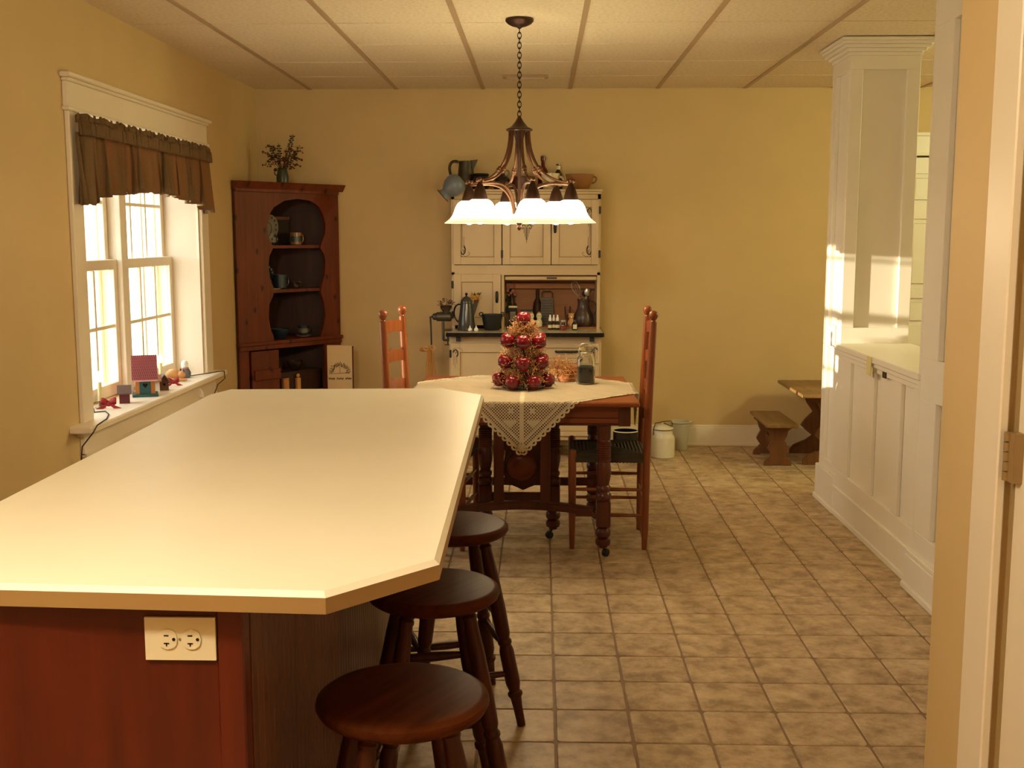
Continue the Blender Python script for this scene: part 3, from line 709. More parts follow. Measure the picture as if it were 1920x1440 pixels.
# ------------------------------------------------------------------ ladder back chairs
def make_chair(label):
    t = thing('ladderback_chair', label, 'chair', (0, 0, 0), 0, 'ladder back chairs at the dining table')
    W, Dp = .185, .172
    pr = [(.012, 0), (.015, .08), (.0175, .25), (.018, .47)]
    for s in (-1, 1):
        MB().lathe(pr + [(.016, .478), (.008, .482)], 14, (-Dp, s * W, 0)).build('front_post', 'chair_wood', t, True)
        pa = [(Dp, s * W, 0), (Dp + .002, s * W, .1), (Dp + .004, s * W, .45), (Dp + .012, s * W, .75), (Dp + .026, s * W, 1.085)]
        rp = MB().tube(pa, [.013, .0165, .0185, .0185, .017], 14).build('rear_post', 'chair_wood', t, True)
        MB().lathe([(.009, 1.083), (.012, 1.088), (.009, 1.093), (.014, 1.098), (.0205, 1.108), (.022, 1.118), (.0205, 1.128), (.012, 1.137), (.003, 1.14)], 16, (Dp + .026, s * W, 0)).build('finial', 'chair_wood', rp, True)
    for zt in (1.062, .918, .774, .630):
        vs = []; N = 12
        for i in range(N + 1):
            f = i / N; y = -W + .01 + (2 * W - .02) * f; bowx = Dp + .004 + .022 * max(0, (zt - .4)) / .68 + .022 * math.sin(PI * f)
            top_ = zt + .016 * math.sin(PI * f) ** .7; bot = zt - .052 + .008 * math.sin(PI * f)
            vs += [(bowx - .005, y, bot), (bowx + .005, y, bot), (bowx + .005, y, top_), (bowx - .005, y, top_)]
        fs = [(0, 1, 2, 3), (4 * N, 4 * N + 3, 4 * N + 2, 4 * N + 1)]
        for i in range(N):
            for q in range(4): fs.append((4 * i + q, 4 * i + (q + 1) % 4, 4 * i + 4 + (q + 1) % 4, 4 * i + 4 + q))
        MB().add(vs, fs).build('back_slat', 'chair_wood', t, True)
    for s in (-1, 1):
        for z in (.165, .29): MB().tube([(-Dp, s * W, z), (0, s * W, z + .001), (Dp, s * W, z)], [.007, .010, .007], 10).build('rung', 'chair_wood', t, True)
    for x, zz in ((-Dp, (.2, .32)), (Dp, (.24,))):
        for z in zz: MB().tube([(x, -W, z), (x, 0, z), (x, W, z)], [.007, .010, .007], 10).build('rung', 'chair_wood', t, True)
    # woven rush seat: strands running round the four seat rails
    m = MB(); N = 44; vs = []; fs = []
    for j in range(N + 1):
        for i in range(N + 1):
            u = i / N * 2 - 1; v = j / N * 2 - 1; r = max(abs(u), abs(v))
            x = u * (Dp + .012); y = v * (W + .012); edge = max(0, r - .86) / .14
            vs.append((x, y, .462 + .010 * (1 - r) + .0028 * math.cos(r * 22 * PI) - .022 * edge ** 2))
    nb = len(vs)
    for j in range(N):
        for i in range(N): k = j * (N + 1) + i; fs.append((k, k + 1, k + N + 2, k + N + 1))
    vs += [(x, y, .422 + .004 * math.sin(x * 400) * math.sin(y * 300)) for x, y, z in vs[:nb]]
    for j in range(N):
        for i in range(N): k = nb + j * (N + 1) + i; fs.append((k, k + N + 1, k + N + 2, k + 1))
    rim = [i for i in range(N + 1)] + [(j * (N + 1) + N) for j in range(1, N + 1)] + [N * (N + 1) + i for i in range(N - 1, -1, -1)] + [j * (N + 1) for j in range(N - 1, 0, -1)]
    for i in range(len(rim)): a, b = rim[i], rim[(i + 1) % len(rim)]; fs.append((a, nb + a, nb + b, b))
    m.add(vs, fs).build('rush_seat', 'rush', t, True)
    return t
c1 = make_chair('oak ladder back chair with dark rush seat beside the white lidded crock')
c1.location = (.329, 5.392, 0); c1.rotation_euler.z = math.radians(-1.0)
c2 = copy_tree(c1); c2['label'] = 'oak ladder back chair between the dining table and the corner cupboard'
c2.location = (-.515, 5.36, 0); c2.rotation_euler.z = math.radians(180 - 7)

# ------------------------------------------------------------------ apple tree centrepiece
AX, AY, AZ = -.082, 5.43, TZ + .004
stand = thing('apple_stand', 'black wire tiered stand holding the red apples', 'stand', (AX, AY, AZ))
m = MB(); m.tube([(0, 0, .004), (0, 0, .30)], .004, 8); m.torus((0, 0, .006), .105, .003, 28, 6); m.torus((0, 0, .105), .085, .0025, 24, 6); m.torus((0, 0, .215), .068, .0025, 24, 6)
for k in range(4): a = k * PI / 2; m.tube([(math.cos(a) * .105, math.sin(a) * .105, .004), (math.cos(a) * .09, math.sin(a) * .09, .11), (math.cos(a) * .07, math.sin(a) * .07, .215), (0, 0, .30)], .0022, 6)
m.build('wire_frame', 'black_iron', stand, True)
ap_prof = [(.004, -.026), (.014, -.032), (.024, -.027), (.0335, -.010), (.036, .006), (.033, .02), (.024, .030), (.013, .032), (.006, .026), (.001, .020)]
def apple(x, y, z, label, grp, proto=[None]):
    if proto[0] is None:
        o = MB().lathe(ap_prof, 22).build('apple', 'apple_red', None, True)
        MB().tube([(0, 0, .020), (.002, 0, .033), (.006, .001, .040)], [.0016, .0014, .002], 6).build('stem', 'sprig_dark', o, True); proto[0] = o
    else: o = copy_tree(proto[0])
    o.location = (x, y, z); o.rotation_euler = (R(-.15, .15), R(-.15, .15), R(0, 6)); tag(o, label, 'apple', grp)
    ringm = MB().torus((0, 0, 0), .0335, .0022, 18, 5); ro = ringm.build('apple_ring', 'black_iron', stand, True, (x - AX, y - AY, z - AZ - .014))
for tier, z, r, n, off, nm in ((4, .040, .120, 7, PI / 7, 'bottom'), (3, .130, .101, 6, 0, 'second lowest'), (2, .232, .088, 6, 0, 'upper')):
    for k in range(n):
        a = -PI / 2 + off + 2 * PI * k / n
        apple(AX + r * math.cos(a), AY + r * math.sin(a), AZ + z + R(-.004, .004), 'glossy red apple in the %s tier of the dried sprig tree' % nm, 'apples in the %s tier' % nm)
apple(AX, AY - .005, AZ + .338, 'single glossy red apple crowning the dried sprig tree', None)
def sprigs(name, label, center, fn, n, mat, seed, ln=.035):
    rnd = random.Random(seed); m = MB()
    for k in range(n):
        p = Vector(fn(rnd)); d = Vector((rnd.uniform(-1, 1), rnd.uniform(-1, 1), rnd.uniform(-.7, 1))).normalized()
        out = Vector((p.x, p.y, 0)); d = (d + out.normalized() * .7 if out.length > 1e-4 else d).normalized(); l = ln * rnd.uniform(.5, 1.2)
        q = p + d * l * .6 + Vector((0, 0, rnd.uniform(-.3, .3) * l)); e = p + d * l
        m.tube([p, q, e], [.0011, .0009, .0006], 3, False)
        for f in (e, q): m.ball(f, rnd.uniform(.0018, .0034), 5)
    o = m.build(name, mat, None, False, center); tag(o, label, 'dried sprigs', None, 'stuff'); return o
def cone(rnd):
    z = rnd.uniform(.0, .30); r = (.115 * (1 - z / .38)) * rnd.uniform(.75, 1.08); a = rnd.uniform(0, 2 * PI); return (r * math.cos(a), r * math.sin(a), z + .012)
sprigs('dried_sprigs', 'tan dried sprigs filling the gaps between the red apples', (AX, AY, AZ), cone, 1500, 'sprig', 1, .052)
def cone2(rnd):
    z = rnd.uniform(.0, .28); r = (.10 * (1 - z / .40)) * rnd.uniform(.3, .95); a = rnd.uniform(0, 2 * PI); return (r * math.cos(a), r * math.sin(a), z + .012)
sprigs('dark_moss', 'dark brown dried filling inside the apple tree', (AX, AY, AZ), cone2, 900, 'sprig_dark', 2, .036)
# basket with dried stems behind
bk = thing('small_basket', 'small brown wooden basket on the lace cloth behind the glass jar', 'basket', (.135, 5.70, TZ + .004))
m = MB(); m.lathe([(.045, 0), (.058, .055), (.060, .075), (.055, .075), (.052, .05), (.04, .006)], 20, (0, 0, 0)); m.build('body', 'basket', bk, True)
m = MB()
for zz in (.018, .038, .058): m.torus((0, 0, zz), .0475 + zz * .20, .0035, 24, 5)
m.build('band', 'light_wood', bk, True)
def bal(rnd):
    a = rnd.uniform(0, 2 * PI); r = rnd.uniform(0, .06); return (r * math.cos(a) - .02, r * math.sin(a) - .02, rnd.uniform(.03, .10))
sprigs('dried_grass', 'tan dried grass spilling from the small basket', (.135, 5.70, TZ + .004), bal, 260, 'sprig', 3, .05)
# glass jar
jr = thing('glass_jar', 'clear glass clamp jar of dark beans on the lace cloth', 'jar', (.228, 5.585, TZ + .0045))
m = MB(); m.lathe([(.03, 0), (.042, .002), (.046, .010), (.046, .118), (.042, .132), (.033, .143), (.031, .150), (.031, .165), (.034, .168), (.0315, .168), (.0285, .164), (.0285, .150), (.030, .143), (.039, .13), (.0432, .118), (.0432, .012), (.04, .006), (.02, .005)], 32); m.build('glass', 'jar_glass', jr, True)
MB().lathe([(.02, .006), (.041, .009), (.0425, .014), (.0425, .085), (.03, .092), (.005, .094)], 28).build('dark_contents', 'dark_stuff', jr, True)
MB().lathe([(.005, .170), (.034, .170), (.036, .176), (.034, .184), (.022, .188), (.020, .194), (.014, .198), (.003, .199)], 26).build('lid', 'jar_glass', jr, True)
m = MB(); m.torus((0, 0, .158), .0325, .0014, 24, 5); m.tube([(.033, 0, .158), (.042, 0, .172), (.036, 0, .19), (.02, 0, .201), (-.02, 0, .201), (-.036, 0, .19), (-.042, 0, .172), (-.033, 0, .158)], .0014, 6); m.tube([(-.033, -.01, .158), (-.040, -.015, .14), (-.033, .01, .15)], .0012, 5); m.build('wire_clamp', 'steel', jr, True)

def W(root):
    m = MB(); m.M = Matrix.Translation(-Vector(root.location)); return m

# ------------------------------------------------------------------ chandelier
CH = thing('chandelier', 'bronze six light chandelier with frosted bell shades over the dining table', 'chandelier', (-.103, 5.41, CEIL))
def rz_pts(pts, a): return [(r * math.cos(a), r * math.sin(a), z - CEIL) for r, z in pts]
MB().lathe([(.066, -.0055), (.066, -.012), (.055, -.024), (.035, -.034), (.012, -.040), (.006, -.046)], 28).build('canopy', 'dark_bronze', CH, True)
zc = CEIL - .042; kk = 0
while zc > 2.045:
    m = MB(); m.torus((0, 0, 0), .0085, .0021, 14, 5, 'y' if kk % 2 else 'x', 1, 1)
    for i, p in enumerate(m.v): m.v[i] = (p[0], p[1], p[2] * 1.75 + zc - CEIL - .012)
    m.build('chain_link', 'chain_iron', CH, True); zc -= .0225; kk += 1
MB().lathe([(.004, 2.045 - CEIL), (.010, 2.035 - CEIL), (.018, 2.020 - CEIL), (.040, 1.993 - CEIL), (.062, 1.982 - CEIL), (.064, 1.977 - CEIL), (.058, 1.973 - CEIL), (.02, 1.973 - CEIL)], 24).build('crown', 'dark_bronze', CH, True)
MB().lathe([(.032, 1.973 - CEIL), (.022, 1.945 - CEIL), (.014, 1.90 - CEIL), (.012, 1.87 - CEIL), (.009, 1.865 - CEIL), (.0075, 1.62 - CEIL), (.02, 1.61 - CEIL), (.024, 1.595 - CEIL), (.02, 1.575 - CEIL), (.028, 1.565 - CEIL), (.03, 1.555 - CEIL), (.014, 1.54 - CEIL), (.010, 1.53 - CEIL), (.012, 1.52 - CEIL), (.004, 1.508 - CEIL)], 20).build('stem', 'dark_bronze', CH, True)
for k in range(6):
    a = math.radians(45 + 60 * k); Rr = .252
    up = bez((.046, 1.975), (.046, 1.85), (.095, 1.745), (Rr - .012, 1.730), 14)
    ua = MB().tube(rz_pts(up, a), [.0074] * 6 + [.0064] * 9, 8).build('upper_arm', 'bronze', CH, True)
    c = up[8]; m = MB()
    for d in (-.010, .0, .010): m.ball(rz_pts([(c[0] + d * .6, c[1] - d)], a)[0], .0105 if d else .013, 10)
    m.build('collar', 'bronze', ua, True)
    lo = bez((.026, 1.585), (.045, 1.74), (.13, 1.735), (Rr, 1.722), 14)
    MB().tube(rz_pts(lo, a), .0068, 8).build('lower_arm', 'bronze', CH, True)
    m = MB()
    for dr in (-.016, .0, .016): m.ball(rz_pts([(Rr + dr * 0.9, 1.737 + (.004 if dr == 0 else 0))], a)[0], .0095, 10)
    m.build('knuckle', 'bronze', CH, True)
    x, y, _ = rz_pts([(Rr, 0)], a)[0]
    hd = MB().lathe([(.006, 1.728 - CEIL), (.012, 1.720 - CEIL), (.024, 1.695 - CEIL), (.033, 1.665 - CEIL), (.036, 1.650 - CEIL), (.034, 1.647 - CEIL)], 20, (x, y, 0)).build('shade_holder', 'dark_bronze', CH, True)
    zr = 1.545
    sh = [(.030, .104), (.041, .102), (.055, .092), (.066, .074), (.073, .055), (.081, .036), (.095, .018), (.110, .007), (.120, .000), (.121, -.003), (.118, -.004), (.108, .003), (.092, .014), (.078, .032), (.069, .053), (.062, .073), (.052, .088), (.040, .098), (.030, .100)]
    so = MB().lathe(sh, 28, (0, 0, 0), False).build('shade', 'shade_glass', CH, True, (x, y, zr - CEIL))
    MB().lathe([(.010, .075), (.014, .06), (.026, .035), (.030, .018), (.024, .002), (.008, -.008), (.001, -.009)], 14).build('bulb', 'bulb_glow', so, True)
    ld = bpy.data.lights.new('chandelier_light', 'POINT'); lo_ = bpy.data.objects.new('chandelier_light', ld); COL.objects.link(lo_)
    ld.energy = 4.0; ld.color = BULB; ld.shadow_soft_size = .035; lo_.location = (-.103 + x, 5.41 + y, zr - .035)
# kitchen ceiling lamp behind the camera
kl = thing('ceiling_lamp', 'round frosted kitchen ceiling lamp above the island', 'lamp', (-1.05, .85, CEIL))
MB().lathe([(.16, -.006), (.16, -.03), (.15, -.035), (.02, -.035)], 28).build('pan', 'dark_bronze', kl, True)
glow('lamp_glass', (1.0, .72, .4, 1), 6.0)
MB().lathe([(.145, -.036), (.14, -.06), (.11, -.085), (.06, -.10), (.005, -.105)], 28).build('glass_bowl', 'lamp_glass', kl, True)
ld = bpy.data.lights.new('kitchen_light', 'POINT'); lo_ = bpy.data.objects.new('kitchen_light', ld); COL.objects.link(lo_)
ld.energy = 95; ld.color = KITCHEN; ld.shadow_soft_size = .10; lo_.location = (-1.05, .85, CEIL - .24)
# ceiling lamp of the next room, seen only by its light
nl = thing('ceiling_lamp', 'round ceiling lamp in the next room', 'lamp', (3.72, 5.85, CEIL))
MB().lathe([(.17, -.006), (.17, -.03), (.16, -.035), (.02, -.035)], 28).build('pan', 'white_trim', nl, True)
glow('lamp_glass_cool', (1.0, .95, .7, 1), 5.0)
MB().lathe([(.155, -.036), (.15, -.06), (.12, -.085), (.06, -.10), (.005, -.105)], 28).build('glass_bowl', 'lamp_glass_cool', nl, True)
ld = bpy.data.lights.new('next_room_light', 'POINT'); lo_ = bpy.data.objects.new('next_room_light', ld); COL.objects.link(lo_)
ld.energy = 76; ld.color = TUBE; ld.shadow_soft_size = .13; lo_.location = (3.72, 5.85, CEIL - .26)

# ------------------------------------------------------------------ hoosier cabinet
hc = thing('kitchen_hutch', 'antique cream painted kitchen hutch with black stencilled doors', 'cabinet', (-.1, 7.88, 0))
CC = 'cabinet_cream'
HX0, HX1 = -.598, .398
m = W(hc); m.box(HX0, HX0 + .02, 7.55, 7.88, .862, 1.775); m.box(HX1 - .02, HX1, 7.55, 7.88, .862, 1.775); m.box(HX0, HX1, 7.55, 7.88, 1.755, 1.775); m.box(HX0, HX1, 7.55, 7.56, 1.725, 1.757)
m.box(HX0 + .02, HX1 - .02, 7.551, 7.88, 1.235, 1.288); m.box(-.264, -.246, 7.551, 7.87, .862, 1.235); m.box(HX0, HX1, 7.55, 7.56, 1.222, 1.24); m.build('upper_case', CC, hc)
W(hc).box(HX0 + .02, HX1 - .02, 7.862, 7.878, .862, 1.755).build('back_board', 'hoosier_inside', hc)
m = W(hc); m.box(-.244, HX1 - .022, 7.56, 7.86, .8625, .872); m.build('inner_shelf', 'hoosier_inside', hc)
m = W(hc); m.box(HX0 - .012, HX1 + .012, 7.535, 7.88, 1.775, 1.79, .004); m.box(HX0 - .005, HX1 + .005, 7.542, 7.88, 1.757, 1.775, .004); m.build('cornice', CC, hc)
def panel_door(x0, x1, z0, z1, yf, name='door', hinge=None, fw=.05, knob=None):
    d = W(hc); d.box(x0 + fw, x1 - fw, yf - .006, yf, z0 + fw, z1 - fw)
    do = d.build(name, CC, hc)
    f = W(hc); f.box(x0, x0 + fw, yf - .018, yf, z0, z1, .002); f.box(x1 - fw, x1, yf - .018, yf, z0, z1, .002); f.box(x0 + fw, x1 - fw, yf - .018, yf, z0, z0 + fw, .002); f.box(x0 + fw, x1 - fw, yf - .018, yf, z1 - fw, z1, .002); f.build('door_frame', CC, do)
    e = W(hc)
    for a, b, c, dd in ((x0 + fw, x1 - fw, z0 + fw, z0 + fw + .004), (x0 + fw, x1 - fw, z1 - fw - .004, z1 - fw), (x0 + fw, x0 + fw + .004, z0 + fw, z1 - fw), (x1 - fw - .004, x1 - fw, z0 + fw, z1 - fw)): e.box(a, b, yf - .0085, yf - .006, c, dd)
    e.build('panel_edge', 'dark_cream', do)  # darker cream strip all round the panel, inside the frame
    if hinge is not None:
        for z in (z0 + .07, z1 - .07): W(hc).box(hinge - .007, hinge + .007, yf - .024, yf - .017, z - .025, z + .025, .002).build('hinge', 'black_iron', do)
    if knob: W(hc).lathe([(.003, -.04), (.009, -.034), (.011, 0), (.009, .034), (.003, .04)], 8, (knob[0], yf - .026, knob[1])).build('latch', 'black_iron', do, True)
    return do
for x0, x1, hg, kb in ((-.585, -.262, None, None), (-.256, .067, -.259, None), (.072, .387, .392, (.095, 1.54))): panel_door(x0, x1, 1.292, 1.722, 7.55, 'door', hg, .05, kb)
panel_door(-.585, -.268, .885, 1.228, 7.55, 'door', -.592, .052, (-.293, 1.075))
tb_ = W(hc); tb_.box(-.24, .376, 7.553, 7.585, 1.188, 1.212, .004); to = tb_.build('roll_front_bar', CC, hc)
W(hc).box(.04, .11, 7.546, 7.556, 1.196, 1.208, .002).build('pull', 'old_tin', to)
m = W(hc)
for k in range(5): m.box(-.24, .376, 7.588 + k * .05, 7.588 + k * .05 + .046, 1.214, 1.220, .002)
m.build('tambour', 'hoosier_inside', hc)
W(hc).box(-.24, .376, 7.80, 7.86, 1.12, 1.16, .003).build('spice_rail', 'hoosier_inside', hc)
# work top
ct = W(hc); ct.box(-.612, .412, 7.223, 7.87, .833, .8605, .004); wt = ct.build('worktop_edge', 'black_gloss', hc)
W(hc).box(-.604, .404, 7.231, 7.548, .8606, .8622).build('worktop_enamel', 'counter_enamel', hc)
m = W(hc); m.box(-.55, -.52, 7.26, 7.29, .80, .834); m.box(.32, .35, 7.26, 7.29, .80, .834); m.build('slide_bracket', 'black_iron', hc)
# lower case
m = W(hc); m.box(HX0, HX1, 7.32, 7.87, .14, .80); m.box(HX0, HX1, 7.315, 7.325, .795, .833); m.build('lower_case', CC, hc)
for x in (HX0, HX1 - .045):
    for y in (7.32, 7.82): W(hc).box(x, x + .045, y, y + .045, 0, .14, .003).build('leg', CC, hc)
ld_ = panel_door(-.588, -.085, .17, .785, 7.32, 'lower_door', -.590, .06)
W(hc).lathe([(.004, -.03), (.02, -.028), (.022, -.02), (.008, -.012), (.006, 0)], 12, (-.12, 7.30, .62), True, 'y').build('knob', 'old_tin', ld_, True)
for z0, z1 in ((.655, .785), (.42, .64), (.17, .405)):
    dr = panel_door(-.06, .386, z0, z1, 7.32, 'drawer', None, .03)
    W(hc).tube([(.10, 7.30, (z0 + z1) / 2 + .012), (.11, 7.285, (z0 + z1) / 2 + .012), (.23, 7.285, (z0 + z1) / 2 + .012), (.24, 7.30, (z0 + z1) / 2 + .012)], .008, 8).build('pull', 'black_iron', dr, True)
def decal(cx, cz, yf, kind, sx=1, sz=1):
    m = W(hc); y = yf
    def ln(pts, r): m.tube([(cx + sx * u, y, cz + sz * v) for u, v in pts], r, 5)
    if kind == 'corner':
        for u, h_ in ((-.016, .085), (-.006, .11), (.006, .075)): ln([(u, .04), (u, .04 + h_)], .0011)
        ln([(.006, .055), (.014, .035), (.012, .01), (.0, -.004), (-.012, .004), (-.014, .02)], .0042); ln([(-.016, .04), (-.020, .015), (-.014, -.012), (.0, -.018)], .0016)
        ln([(.004, -.014), (.022, -.016), (.040, -.006), (.046, .008), (.038, .014), (.034, .006)], .0012); ln([(-.004, .03), (.004, .02), (0, .01)], .002)
    else:
        for u, h_ in ((-.018, .04), (-.011, .065), (-.004, .085), (.004, .085), (.011, .065), (.018, .04), (0, .105)): ln([(u, .0), (u, -h_)], .0012)
        for s in (-1, 1): ln([(s * .004, .005), (s * .02, .018), (s * .034, .006), (s * .028, -.012), (s * .018, -.004)], .0028); ln([(s * .022, .01), (s * .04, .02), (s * .042, .002)], .0012)
    m.build('stencil', 'decal_black', hc, True)
decal(-.520, 1.362, 7.5432, 'corner'); decal(.322, 1.362, 7.5432, 'corner', -1); decal(.322, 1.66, 7.5432, 'corner', -1, -1); decal(-.520, 1.66, 7.5432, 'corner', 1, -1); decal(-.095, 1.54, 7.5432, 'centre')
decal(-.555, .74, 7.3025, 'corner', 1, -.8); decal(.355, .755, 7.3025, 'corner', -1, -.6)

# ---- things standing on top of the hutch
HT = 1.7905
def lathe_thing(name, label, cat, prof, mat, loc, n=22, parts=(), group=None, rz=0):
    t = thing(name, label, cat, loc, rz, group)
    MB().lathe(prof, n).build('body', mat, t, True)
    for nm, mb, mt in parts: mb.build(nm, mt, t, True)
    return t
m = MB(); m.tube(bez((-.052, 0, .19), (-.13, 0, .22), (-.13, 0, .09), (-.058, 0, .055), 12), [.010] * 13, 8)
sp = MB().prism([(.030, .135), (.050, .135), (.082, .205), (.028, .198)], -.022, .022, 'xz')
lathe_thing('tin_pitcher', 'dark tin pitcher with big loop handle on the hutch', 'pitcher', [(.066, 0), (.066, .006), (.056, .10), (.048, .17), (.05, .195), (.044, .195), (.05, .1), (.058, .012), (.01, .01)], 'pewter', (-.510, 7.72, HT), 24, (('handle', m, 'pewter'), ('spout', sp, 'pewter')))
m = MB(); m.torus((0, 0, .10), .052, .005, 24, 6)
lathe_thing('black_bean_pot', 'squat black pot between the tin pitcher and the dark jug', 'pot', [(.04, 0), (.058, .02), (.062, .05), (.055, .085), (.048, .098), (.052, .108), (.044, .108), (.046, .08), (.05, .03), (.01, .012)], 'black_pot', (-.405, 7.665, HT), 22, (('rim', m, 'black_pot'),))
m = MB(); m.torus((.03, 0, .115), .018, .0045, 16, 6, 'y')
lathe_thing('stoneware_jug', 'dark glazed jug with ring handle beside the black pot', 'jug', [(.045, 0), (.055, .01), (.056, .06), (.045, .085), (.02, .10), (.018, .115), (.022, .12), (.012, .12), (.01, .1)], 'dark_crock', (-.265, 7.72, HT), 22, (('handle', m, 'dark_crock'),))
m = MB(); m.torus((0, 0, .088), .079, .004, 26, 6)
lathe_thing('brown_crock', 'low red brown crock behind the chandelier stem', 'crock', [(.074, 0), (.078, .01), (.079, .088), (.070, .088), (.069, .02), (.01, .015)], 'red_brown', (-.122, 7.74, HT), 26, (('rim', m, 'red_brown'),))
m = MB(); m.tube(bez((.055, 0, .085), (.10, 0, .10), (.10, 0, .02), (.052, 0, .03), 10), .008, 8)
lathe_thing('cream_mug', 'large cream mug with handle on top of the hutch', 'mug', [(.044, 0), (.05, .008), (.062, .09), (.064, .11), (.058, .11), (.056, .09), (.045, .015), (.01, .012)], 'cream_mug', (.065, 7.70, HT), 24, (('handle', m, 'cream_mug'),))
lathe_thing('red_bottle', 'tall dark red bottle behind the cream mug', 'bottle', [(.034, 0), (.036, .01), (.036, .11), (.03, .14), (.014, .165), (.013, .20), (.016, .203), (.016, .225), (.012, .23), (.002, .23)], 'bottle_red', (.014, 7.82, HT), 18, (('cap', MB().lathe([(.0172, .205), (.0172, .232), (.01, .236)], 16), 'bottle_red'),))
lathe_thing('brown_bottle', 'brown bottle with pale neck label behind the mug handle', 'bottle', [(.03, 0), (.032, .01), (.032, .09), (.026, .115), (.013, .135), (.012, .17), (.015, .172), (.015, .18), (.002, .18)], 'bottle_brown', (.118, 7.81, HT), 18, (('neck_label', MB().lathe([(.0132, .142), (.0132, .168)], 16, (0, 0, 0), False), 'label_cream'),))
m = MB(); m.tube(bez((.085, 0, .088), (.125, 0, .10), (.125, 0, .045), (.078, 0, .045), 10), .006, 8)
lathe_thing('batter_bowl', 'brown glazed batter bowl with side handle on the hutch', 'bowl', [(.055, 0), (.06, .008), (.082, .04), (.094, .09), (.098, .105), (.092, .105), (.085, .08), (.06, .02), (.01, .014)], 'brown_glaze', (.262, 7.70, HT), 28, (('handle', m, 'brown_glaze'), ('foot', MB().lathe([(.058, 0), (.06, .006)], 24), 'brown_glaze')))
# enamel dipper hooked on the corner of the hutch
dp = thing('enamel_jug', 'grey blue enamel jug hanging mouth down off the hutch corner', 'jug', (-.598, 7.445, 1.785))
m = MB(); m.M = Matrix.Rotation(math.radians(48), 4, 'Y')
m.lathe([(.012, .105), (.045, .098), (.066, .075), (.072, .045), (.066, .012), (.048, -.018), (.036, -.032), (.038, -.045), (.050, -.062), (.046, -.062), (.033, -.044), (.03, -.03), (.06, .012), (.064, .045), (.055, .075), (.01, .092)], 26); m.build('body', 'blue_enamel', dp, True)
m = MB(); m.M = Matrix.Rotation(math.radians(48), 4, 'Y'); m.torus((0, 0, -.062), .049, .0035, 24, 6); m.build('rim', 'red_brown', dp, True)
m = MB(); m.tube([(.04, .06, .045), (.03, .085, .06), (.02, .10, .012)], .004, 6); m.build('hook', 'black_iron', dp, True)

# ---- things on the hutch worktop
WT = .8625
cp_ = thing('coffee_pot', 'tall grey enamel coffee pot on the hutch worktop', 'coffee pot', (-.49, 7.40, WT))
MB().lathe([(.058, 0), (.060, .006), (.054, .06), (.044, .14), (.038, .178), (.036, .178), (.05, .02), (.01, .01)], 26).build('body', 'coffee_enamel', cp_, True)
l = MB().lathe([(.040, .178), (.041, .184), (.036, .20), (.024, .216), (.010, .224), (.002, .225)], 24).build('lid', 'coffee_enamel', cp_, True)
MB().lathe([(.005, .223), (.005, .230), (.009, .236), (.009, .243), (.003, .248)], 12).build('knob', 'black_gloss', l, True)
MB().prism([(.040, .09), (.050, .09), (.076, .172), (.072, .178), (.036, .176)], -.014, .014, 'xz').build('spout', 'coffee_enamel', cp_)
MB().tube(bez((-.036, .015, .17), (-.095, .02, .185), (-.10, .02, .07), (-.048, .015, .05), 10), .0055, 8).build('handle', 'black_gloss', cp_, True)
ki = thing('iron_pot', 'small black cast iron pot with ears beside the coffee pot', 'pot', (-.322, 7.42, WT))
MB().lathe([(.048, 0), (.052, .006), (.066, .075), (.072, .105), (.067, .105), (.060, .07), (.045, .012), (.01, .01)], 26).build('body', 'black_iron', ki, True)
for s in (-1, 1): MB().torus((s * .071, 0, .105), .012, .004, 14, 6, 'y').build('ear', 'black_iron', ki, True)
MB().tube(bez((.072, 0, .11), (.10, .01, .06), (.105, .01, .03), (.095, -.01, .004), 8), .003, 6).build('bail', 'black_iron', ki, True)
g = lathe_thing('garlic_bulb', 'small white garlic bulb in front of the coffee pot', 'garlic', [(.006, 0), (.013, .004), (.015, .012), (.010, .021), (.004, .027), (.003, .038), (.001, .039)], 'figure_white', (-.462, 7.315, WT), 14, (('root', MB().lathe([(.004, -.000), (.006, .002), (.004, .003)], 8), 'sprig'),), 'garlic bulbs on the hutch worktop')
g2 = copy_tree(g); g2.location = (-.421, 7.31, WT); g2.rotation_euler.z = 1.2
# grinder clamped on the left end
gr = thing('meat_grinder', 'old metal meat grinder clamped to the end of hutch worktop', 'grinder', (-.612, 7.36, .80))
m = MB(); m.tube([(-.03, 0, .0), (-.03, 0, .13)], .009, 8); m.tube([(-.03, 0, .0), (.02, 0, .0)], .008, 8); m.tube([(-.03, 0, .068), (.03, 0, .068)], .007, 8); m.tube([(.0, 0, -.03), (.0, 0, .028)], .005, 8); m.lathe([(.014, .024), (.014, .032)], 12); m.tube([(-.02, 0, -.03), (.02, 0, -.03)], .004, 6); m.build('clamp', 'old_tin', gr, True)
m = MB(); m.lathe([(.012, -.085), (.020, -.08), (.024, -.06), (.030, -.055), (.032, .035), (.026, .04), (.01, .045)], 20, (-.015, 0, .155), True, 'x'); m.build('barrel', 'old_tin', gr, True)
m = MB(); m.lathe([(.022, .17), (.024, .19), (.040, .225), (.043, .228), (.036, .226), (.02, .195)], 20, (-.01, 0, 0)); m.build('hopper', 'old_tin', gr, True)
m = MB(); m.tube([(-.10, -.012, .155), (-.112, -.014, .155), (-.108, -.016, .06), (-.106, -.018, -.055)], [.007, .007, .005, .006], 8); m.build('crank', 'black_iron', gr, True)
m = MB(); m.M = Matrix.Translation((-.112, -.02, -.062)); m.lathe([(.006, .0), (.009, -.015), (.013, -.045), (.012, -.065), (.004, -.075)], 14, (0, 0, 0), True, 'x'); m.build('wooden_handle', 'light_wood', gr, True)
rnd = random.Random(5); m = MB()
